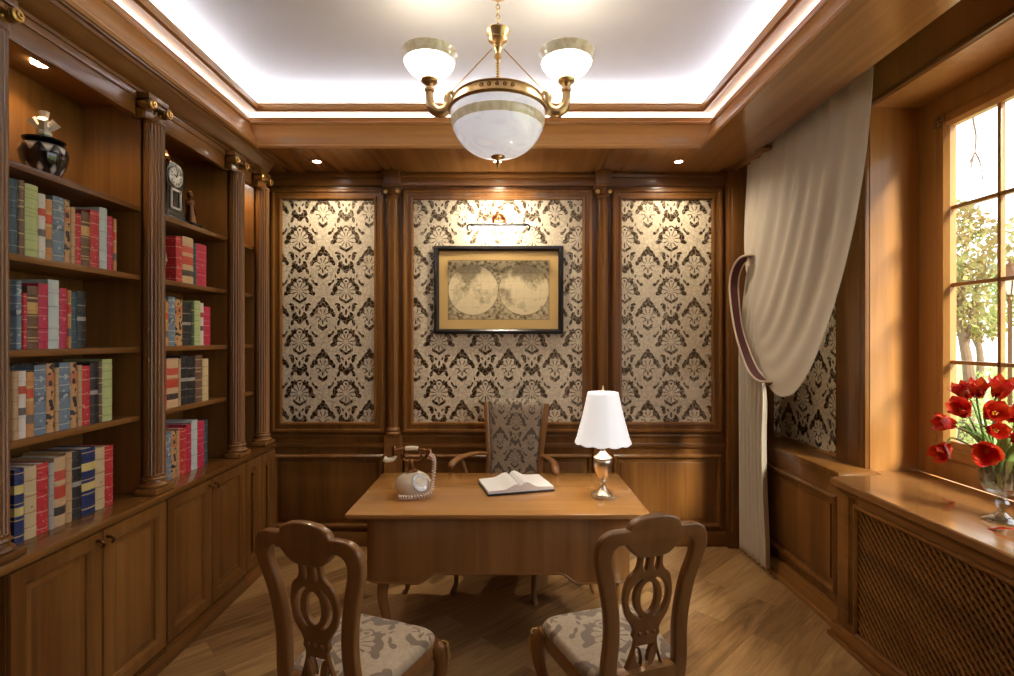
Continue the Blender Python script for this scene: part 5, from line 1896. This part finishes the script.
# ------------------------------------------------------------------ crystal vase and tulips
VX, VY, SZ = 2.15, 2.23, 0.8955
t = thing('crystal_vase', 'footed cut crystal vase holding red tulips on the window sill', 'vase', (VX, VY, SZ))
c = (VX, VY, SZ)
mb = MB().lathe(c, [(0.0, 0.0), (0.066, 0.0), (0.070, 0.006), (0.060, 0.014), (0.034, 0.026), (0.018, 0.040), (0.0, 0.041)], 16)
obj('foot', mb, CRYSTAL, t, angle=15)
mb = MB().lathe(c, [(0.0, 0.040), (0.016, 0.040), (0.014, 0.055), (0.026, 0.068), (0.030, 0.080), (0.024, 0.092), (0.015, 0.102), (0.022, 0.112), (0.0, 0.114)], 10)
obj('stem', mb, CRYSTAL, t, angle=15)
mb = MB().lathe(c, [(0.0, 0.113), (0.030, 0.113), (0.055, 0.125), (0.068, 0.150), (0.074, 0.19), (0.076, 0.24), (0.080, 0.275), (0.074, 0.275), (0.070, 0.24), (0.066, 0.19), (0.058, 0.152), (0.040, 0.135), (0.0, 0.13)], 40, wave=lambda a, i: 1 + 0.035 * math.cos(a * 20) * (1 < i < 6))
obj('bowl', mb, CRYSTAL, t, angle=20)
mb = MB().lathe(c, [(0.0, 0.136), (0.040, 0.137), (0.056, 0.155), (0.064, 0.19), (0.066, 0.215), (0.0, 0.215)], 24)
obj('water', mb, glass_mat('vase_water', (0.72, 0.80, 0.74), gloss=0.15), t)


def red_mat(name, c1, c2):
    m, nt, N, L, b = new_mat(name)
    tc = N.new('ShaderNodeTexCoord')
    n = N.new('ShaderNodeTexNoise')
    n.inputs['Scale'].default_value = 26
    n.inputs['Detail'].default_value = 3
    L.new(tc.outputs['Object'], n.inputs['Vector'])
    r = ramp(N, [(0.42, c1), (0.66, c2)])
    L.new(n.outputs['Fac'], r.inputs[0])
    L.new(r.outputs[0], b.inputs['Base Color'])
    setp(b, rough=0.4)
    tr = N.new('ShaderNodeBsdfTranslucent')
    L.new(r.outputs[0], tr.inputs[0])
    mx = N.new('ShaderNodeMixShader')
    mx.inputs[0].default_value = 0.35
    L.new(b.outputs[0], mx.inputs[1])
    L.new(tr.outputs[0], mx.inputs[2])
    L.new(mx.outputs[0], N['Material Output'].inputs[0])
    return m


PETAL = red_mat('red_petal', (0.55, 0.012, 0.010), (0.70, 0.09, 0.015))
STEMM = plain('tulip_green', (0.20, 0.33, 0.07), 0.45, 0.25, 30)
ANTH = plain('yellow_stamen', (0.70, 0.48, 0.06), 0.6, 0.1)


def petal_grid(M, L_, W_, cup, open_, curl, na=7, nb=8):
    """one petal growing along +z from the origin, bulging to +x"""
    vs, fs = [], []
    for j in range(nb + 1):
        v = j / nb
        w = W_ * math.sin(PI * (0.10 + 0.90 * v) ** 0.85) ** 0.75 if v < 1 else 0.004
        r = cup * math.sin(PI * 0.62 * v) + open_ * v * v
        for i in range(na + 1):
            u = -1 + 2 * i / na
            ang = u * w / max(0.012, cup * 1.05)
            ang = max(-1.25, min(1.25, ang))
            x = r * math.cos(ang * 0.9) - 0.004 * (1 - abs(u)) * curl
            y = max(0.012, cup) * math.sin(ang) * (0.6 + 0.4 * v)
            z = L_ * v - 0.006 * u * u * L_ / 0.05
            vs.append(M @ Vector((x, y, z)))
    for j in range(nb):
        for i in range(na):
            a = j * (na + 1) + i
            fs.append((a, a + 1, a + na + 2, a + na + 1))
    return vs, fs


def tulip(head, axis, size, open_, label, leaf=True):
    t = thing('tulip', label, 'tulip', (VX, VY, SZ + 0.14), 0, 'red tulips in the crystal vase')
    h = Vector(head)
    ax = Vector(axis).normalized()
    root = Vector((VX, VY, SZ + 0.145)) + Vector(((h.x - VX) * 0.10, (h.y - VY) * 0.10, 0))
    rimp = Vector((VX, VY, SZ + 0.27)) + Vector(((h.x - VX), (h.y - VY), 0)).normalized() * 0.048
    pts = smooth_path([root, rimp, h - ax * 0.05 + Vector((0, 0, 0.008)), h], 8)
    obj('stem', MB().tube(pts, 0.0042, 8), STEMM, t)
    Q = ax.to_track_quat('Z', 'Y').to_matrix().to_4x4()
    mb = MB()
    for k in range(6):
        a = 2 * PI * k / 6 + random.random() * 0.2
        M = Matrix.Translation(h) @ Q @ Matrix.Rotation(a, 4, 'Z')
        inner = k % 2
        vs, fs = petal_grid(M, size * (1.0 if inner else 0.94), size * 0.62, size * (0.40 if inner else 0.46), size * open_ * (0.7 if inner else 1.0), 1)
        mb.add(vs, fs)
    obj('bloom', mb, PETAL, t, angle=180, fixn=False)
    mb = MB()
    for k in range(5):
        a = 2 * PI * k / 5
        M = Matrix.Translation(h) @ Q
        mb.tube([M @ Vector((0, 0, 0.004)), M @ Vector((0.008 * math.cos(a), 0.008 * math.sin(a), size * 0.45))], 0.0022, 6)
    obj('stamens', mb, ANTH, t)
    if leaf:
        d = Vector((h.x - VX, h.y - VY, 0))
        d = (d.normalized() if d.length > 0.01 else Vector((1, 0, 0)))
        sd = Vector((-d.y, d.x, 0))
        sgn = random.choice((-1, 1))
        base = rimp + Vector((0, 0, -0.06))
        cpts = smooth_path([base, rimp + d * 0.012 + sd * 0.012 * sgn + Vector((0, 0, 0.03)), rimp + d * 0.05 + sd * 0.035 * sgn + Vector((0, 0, 0.09)), rimp + d * 0.095 + sd * 0.05 * sgn + Vector((0, 0, 0.115))], 6)
        mb = MB()
        vs, fs = [], []
        for i, p in enumerate(cpts):
            v = i / (len(cpts) - 1)
            w = 0.016 * math.sin(PI * (0.12 + 0.88 * v)) + 0.001
            for u in (-1, 0, 1):
                vs.append(p + sd * w * u - d * 0.004 * abs(u) + Vector((0, 0, 0.004 * abs(u))))
        for i in range(len(cpts) - 1):
            for u in range(2):
                a = i * 3 + u
                fs.append((a, a + 1, a + 4, a + 3))
        o = obj('leaf', mb.add(vs, fs), STEMM, t, angle=180, fixn=False)
        so = o.modifiers.new('thick', 'SOLIDIFY')
        so.thickness = 0.0016
    return t


def at(px, py, Y):
    return ((px - 507) * Y / 513, Y, 1.69 + (338 - py) * Y / 513)


TUL = [((947, 446), 2.19, (-0.75, -0.25, -0.45), 0.080, 0.35, 'bright red tulip drooping lowest towards the window casing'),
       ((954, 424), 2.24, (-0.8, 0.2, 0.1), 0.075, 0.25, 'red tulip just above the drooping bright tulip'),
       ((965, 414), 2.15, (-0.6, -0.3, 0.45), 0.085, 0.35, 'large red tulip above the casing side of the vase'),
       ((967, 398), 2.26, (-0.45, 0.1, 0.75), 0.075, 0.3, 'red tulip highest on the casing side of the bunch'),
       ((978, 396), 2.20, (-0.15, -0.2, 0.9), 0.075, 0.45, 'red tulip at the top of the bunch between the upright and casing side ones'),
       ((998, 396), 2.13, (0.0, -0.3, 0.9), 0.085, 0.35, 'tall red tulip standing upright over the vase middle'),
       ((990, 416), 2.06, (-0.25, -0.7, 0.35), 0.085, 0.4, 'wide open red tulip in the middle of the bunch'),
       ((990, 430), 2.03, (-0.15, -0.8, 0.1), 0.068, 0.3, 'small red tulip below the wide open middle tulip'),
       ((986, 448), 2.02, (-0.55, -0.6, -0.15), 0.090, 0.5, 'large red tulip leaning over the vase rim'),
       ((1008, 418), 2.05, (0.3, -0.6, 0.5), 0.080, 0.3, 'red tulip on the room corner side of the bunch'),
       ((1012, 438), 2.04, (0.4, -0.7, 0.1), 0.075, 0.3, 'red tulip hanging at the picture edge over the vase rim'),
       ((1024, 405), 2.12, (0.6, 0.0, 0.6), 0.080, 0.3, 'red tulip on the far side of the bunch, cut by the picture edge')]
for (px, py), Y, ax, sz, op, lb in TUL:
    tulip(at(px, py, Y + 0.12), ax, sz * 1.12, op * 0.25, lb, leaf=True)

# fallen petals on the sill
for (x, y, rz, lb) in ((2.108, 2.452, 0.4, 'fallen red petal on the sill nearer the window corner'), (2.03, 2.095, 2.0, 'fallen red petal on the sill beside the vase foot')):
    for_m = Matrix.Translation((x, y, SZ + 0.008)) @ Matrix.Rotation(rz, 4, 'Z') @ Matrix.Rotation(PI / 2, 4, 'Y') @ Matrix.Translation((-0.004, 0, -0.03))
    vs, fs = petal_grid(for_m, 0.085, 0.036, 0.022, 0.006, 1)
    zmin = min(v.z for v in vs)
    vs = [v - Vector((0, 0, zmin - SZ - 0.0008)) for v in vs]
    o = obj('fallen_petal', MB().add(vs, fs), PETAL, None, angle=180, fixn=False)
    so = o.modifiers.new('thick', 'SOLIDIFY')
    so.thickness = 0.0012
    so.offset = 1
    tag(o, lb, 'petal', 'fallen tulip petals')

# ------------------------------------------------------------------ garden outside the window
GZ = -0.45
LAWN = plain('lawn', (0.26, 0.34, 0.10), 0.9, 0.4, 6)
o = obj('garden_lawn', MB().box(2.7, 40, -12, 45, GZ - 0.1, GZ), LAWN)
tag(o, 'sunlit lawn outside the window', 'lawn', kind='structure')
o = obj('garden_path', MB().prism([(6.0, 4.5), (9.5, 8.0), (16, 17), (17.5, 16), (10.8, 7.4), (7.5, 3.5)], 'z', GZ, GZ + 0.02), plain('pale_gravel', (0.62, 0.58, 0.52), 0.9, 0.2, 20))
tag(o, 'pale gravel path across the lawn', 'path', kind='structure')
o = obj('bounce_terrace', MB().box(2.7, 6.5, -8, 8, GZ, GZ + 0.015), plain('bounce_stone', (0.66, 0.62, 0.54), 0.9, 0.15, 5))  # added slab out of view, pale so it throws sunlight up at the soffit
tag(o, 'added pale stone terrace, unseen, bouncing sunlight up through the window', 'terrace', kind='structure')
BARK = plain('bark', (0.16, 0.10, 0.06), 0.9, 0.4, 12)


def leaf_mat(name, c1, c2):
    m, nt, N, L, b = new_mat(name)
    tc = N.new('ShaderNodeTexCoord')
    n = N.new('ShaderNodeTexNoise')
    n.inputs['Scale'].default_value = 2.2
    L.new(tc.outputs['Object'], n.inputs['Vector'])
    r = ramp(N, [(0.35, c1), (0.65, c2)])
    L.new(n.outputs['Fac'], r.inputs[0])
    L.new(r.outputs[0], b.inputs['Base Color'])
    setp(b, rough=0.6)
    tr = N.new('ShaderNodeBsdfTranslucent')
    L.new(r.outputs[0], tr.inputs[0])
    mx = N.new('ShaderNodeMixShader')
    mx.inputs[0].default_value = 0.4
    L.new(b.outputs[0], mx.inputs[1])
    L.new(tr.outputs[0], mx.inputs[2])
    L.new(mx.outputs[0], N['Material Output'].inputs[0])
    return m


LEAFS = [leaf_mat('leaf_olive', (0.20, 0.26, 0.06), (0.38, 0.38, 0.14)), leaf_mat('leaf_rust', (0.34, 0.20, 0.08), (0.34, 0.36, 0.12)), leaf_mat('leaf_fresh', (0.30, 0.40, 0.10), (0.52, 0.56, 0.26))]


def leaves(mb, c, r, n, size, flat=1.0):
    for _ in range(n):
        while True:
            p = Vector((random.uniform(-1, 1), random.uniform(-1, 1), random.uniform(-1, 1)))
            if 0.25 < p.length < 1:
                break
        p = Vector(c) + Vector((p.x * r, p.y * r, p.z * r * flat))
        u = Vector((random.gauss(0, 1), random.gauss(0, 1), random.gauss(0, 1))).normalized()
        w = u.cross(Vector((random.gauss(0, 1), random.gauss(0, 1), random.gauss(0, 1)))).normalized()
        s = size * random.uniform(0.6, 1.3)
        mb.add([p - u * s, p + w * s * 0.5, p + u * s, p - w * s * 0.5], [(0, 1, 2, 3)])


def tree(x, y, blobs, lm, label, h):
    t = thing('garden_tree', label, 'tree', (x, y, GZ), 0, 'trees in the garden')
    mb = MB().tube(smooth_path([(x, y, GZ), (x + 0.05, y - 0.04, GZ + h * 0.4), (x - 0.05, y + 0.05, GZ + h * 0.75), (x, y, GZ + h)], 6), [0.13 - 0.10 * i / 18 for i in range(19)], 10)
    for bx, by, bz, r in blobs:
        mb.tube(smooth_path([(x, y, GZ + h * 0.5), (x + bx * 0.5, y + by * 0.5, (GZ + h * 0.6 + bz) / 2), (x + bx, y + by, bz)], 4), [0.05, 0.045, 0.04, 0.035, 0.03, 0.026, 0.022, 0.018, 0.014], 6)
    obj('trunk', mb, BARK, t)
    mb = MB()
    for bx, by, bz, r in blobs:
        leaves(mb, (x + bx, y + by, bz), r, int(850 * r), 0.075, 0.85)
    obj('crown', mb, lm, t, angle=180, fixn=False)


tree(9.1, 10.2, [(-0.2, 0.1, 2.7, 0.7), (0.2, -0.2, 3.4, 0.75), (-0.15, 0.2, 4.0, 0.6), (0.3, 0.1, 2.0, 0.5)], LEAFS[1], 'rust and green garden tree seen through the window beside its casing', 3.4)
tree(15.6, 17.0, [(0, 0, 3.0, 1.1), (0.8, -0.3, 3.8, 0.9), (-0.9, 0.5, 3.6, 0.9)], LEAFS[2], 'pale green garden tree far across the lawn behind the lilac parasol', 3.6)
tree(14.2, 13.9, [(0, 0, 2.4, 1.0), (0.6, 0.4, 3.2, 0.9), (-0.5, -0.4, 3.3, 0.8)], LEAFS[0], 'olive green garden tree behind the lamp post', 3.2)
tree(9.7, 11.9, [(0.0, 0.0, 1.6, 0.55), (0.25, 0.2, 2.3, 0.5)], LEAFS[0], 'slender dark garden tree close behind the rust coloured tree', 2.2)


def shrub(x, y, r, lm, label):
    t = thing('garden_shrub', label, 'shrub', (x, y, GZ), 0, 'shrubs in the garden')
    mb = MB()
    for k in range(5):
        a = 2 * PI * k / 5
        mb.tube([(x, y, GZ), (x + r * 0.5 * math.cos(a), y + r * 0.5 * math.sin(a), GZ + r * 0.9)], [0.02, 0.008], 6)
    obj('stems', mb, BARK, t)
    mb = MB()
    leaves(mb, (x, y, GZ + r * 0.85), r, int(900 * r), 0.06, 0.85)
    obj('foliage', mb, lm, t, angle=180, fixn=False)


shrub(8.1, 8.95, 0.75, LEAFS[2], 'fresh green shrub low in the window beside the casing')
shrub(9.0, 7.2, 0.6, LEAFS[0], 'olive shrub in front of the lamp post')
shrub(11.3, 11.3, 0.95, LEAFS[2], 'fresh green shrub beyond the path')
shrub(10.2, 9.4, 0.6, LEAFS[2], 'pale shrub at the foot of the lamp post')

# garden lamp post
x, y = 9.02, 9.2
t = thing('garden_lamp_post', 'dark iron lamp post with a lantern standing in the garden', 'lamp post', (x, y, GZ))
mb = MB().lathe((x, y, 0), [(0.10, GZ), (0.10, GZ + 0.05), (0.06, GZ + 0.12), (0.05, GZ + 0.4), (0.035, GZ + 0.5), (0.03, 2.35), (0.045, 2.38), (0.03, 2.42), (0.05, 2.46), (0.0, 2.47)], 14)
obj('post', mb, DBRASS, t)
mb = MB().lathe((x, y, 0), [(0.07, 2.47), (0.16, 2.78), (0.0, 2.78)], 6)
obj('lantern_glass', mb, plain('frosted_lantern_glass', (0.70, 0.52, 0.46), 0.4, 0.05), t)
mb = MB().lathe((x, y, 0), [(0.22, 2.78), (0.22, 2.80), (0.10, 2.93), (0.05, 2.97), (0.05, 3.02), (0.02, 3.05), (0.02, 3.1), (0.0, 3.14)], 6)
for k in range(6):
    a = 2 * PI * k / 6
    mb.tube([(x + 0.07 * math.cos(a), y + 0.07 * math.sin(a), 2.47), (x + 0.165 * math.cos(a), y + 0.165 * math.sin(a), 2.78)], 0.012, 6)
obj('lantern_roof', mb, DBRASS, t)

# garden parasol
x, y = 11.8, 12.6
t = thing('garden_parasol', 'pale lilac parasol standing on the lawn beyond the path', 'parasol', (x, y, GZ))
mb = MB().lathe((x, y, 0), [(0.0, 3.75), (0.05, 3.74), (0.55, 3.52), (0.56, 3.42), (0.54, 3.42), (0.04, 3.68), (0.0, 3.68)], 8)
obj('canopy', mb, plain('pale_lilac_canvas', (0.42, 0.36, 0.40), 0.8, 0.05), t, angle=20)
mb = MB().lathe((x, y, 0), [(0.20, GZ), (0.20, GZ + 0.06), (0.03, GZ + 0.09), (0.025, 3.76), (0.0, 3.8)], 12)
obj('pole', mb, WHITE, t)

# bare hanging branches of a near tree
t = thing('bare_tree', 'bare tree with thin hanging twigs seen in the top panes', 'tree', (6.4, 9.2, GZ))
mb = MB().tube(smooth_path([(6.4, 9.2, GZ), (6.45, 9.1, 1.5), (6.5, 9.05, 3.5), (7.0, 8.85, 5.6)], 6), [0.14 - 0.09 * i / 18 for i in range(19)], 10)
obj('trunk', mb, BARK, t)
mb = MB()
b0 = Vector(at(972, 90, 8.4))
P1 = smooth_path([(7.1, 8.95, 5.2), (7.3, 8.6, 5.9), b0, at(973, 118, 8.4), at(976, 135, 8.38), at(975, 152, 8.4)], 5)
mb.tube(P1, [0.022 - 0.012 * i / len(P1) for i in range(len(P1))], 6)
rt = Vector(P1[-1])
for dx, dy, dz in ((-0.10, 0, -0.55), (-0.02, 0.05, -0.7), (0.12, 0, -0.45), (0.2, 0.05, -0.6), (-0.15, 0.02, -0.8)):
    mid = rt + Vector((dx * 0.7, dy, dz * 0.35))
    mb.tube(smooth_path([rt, mid, rt + Vector((dx, dy, dz))], 4), [0.010 - 0.0008 * i for i in range(9)], 5)
obj('branches', mb, BARK, t)
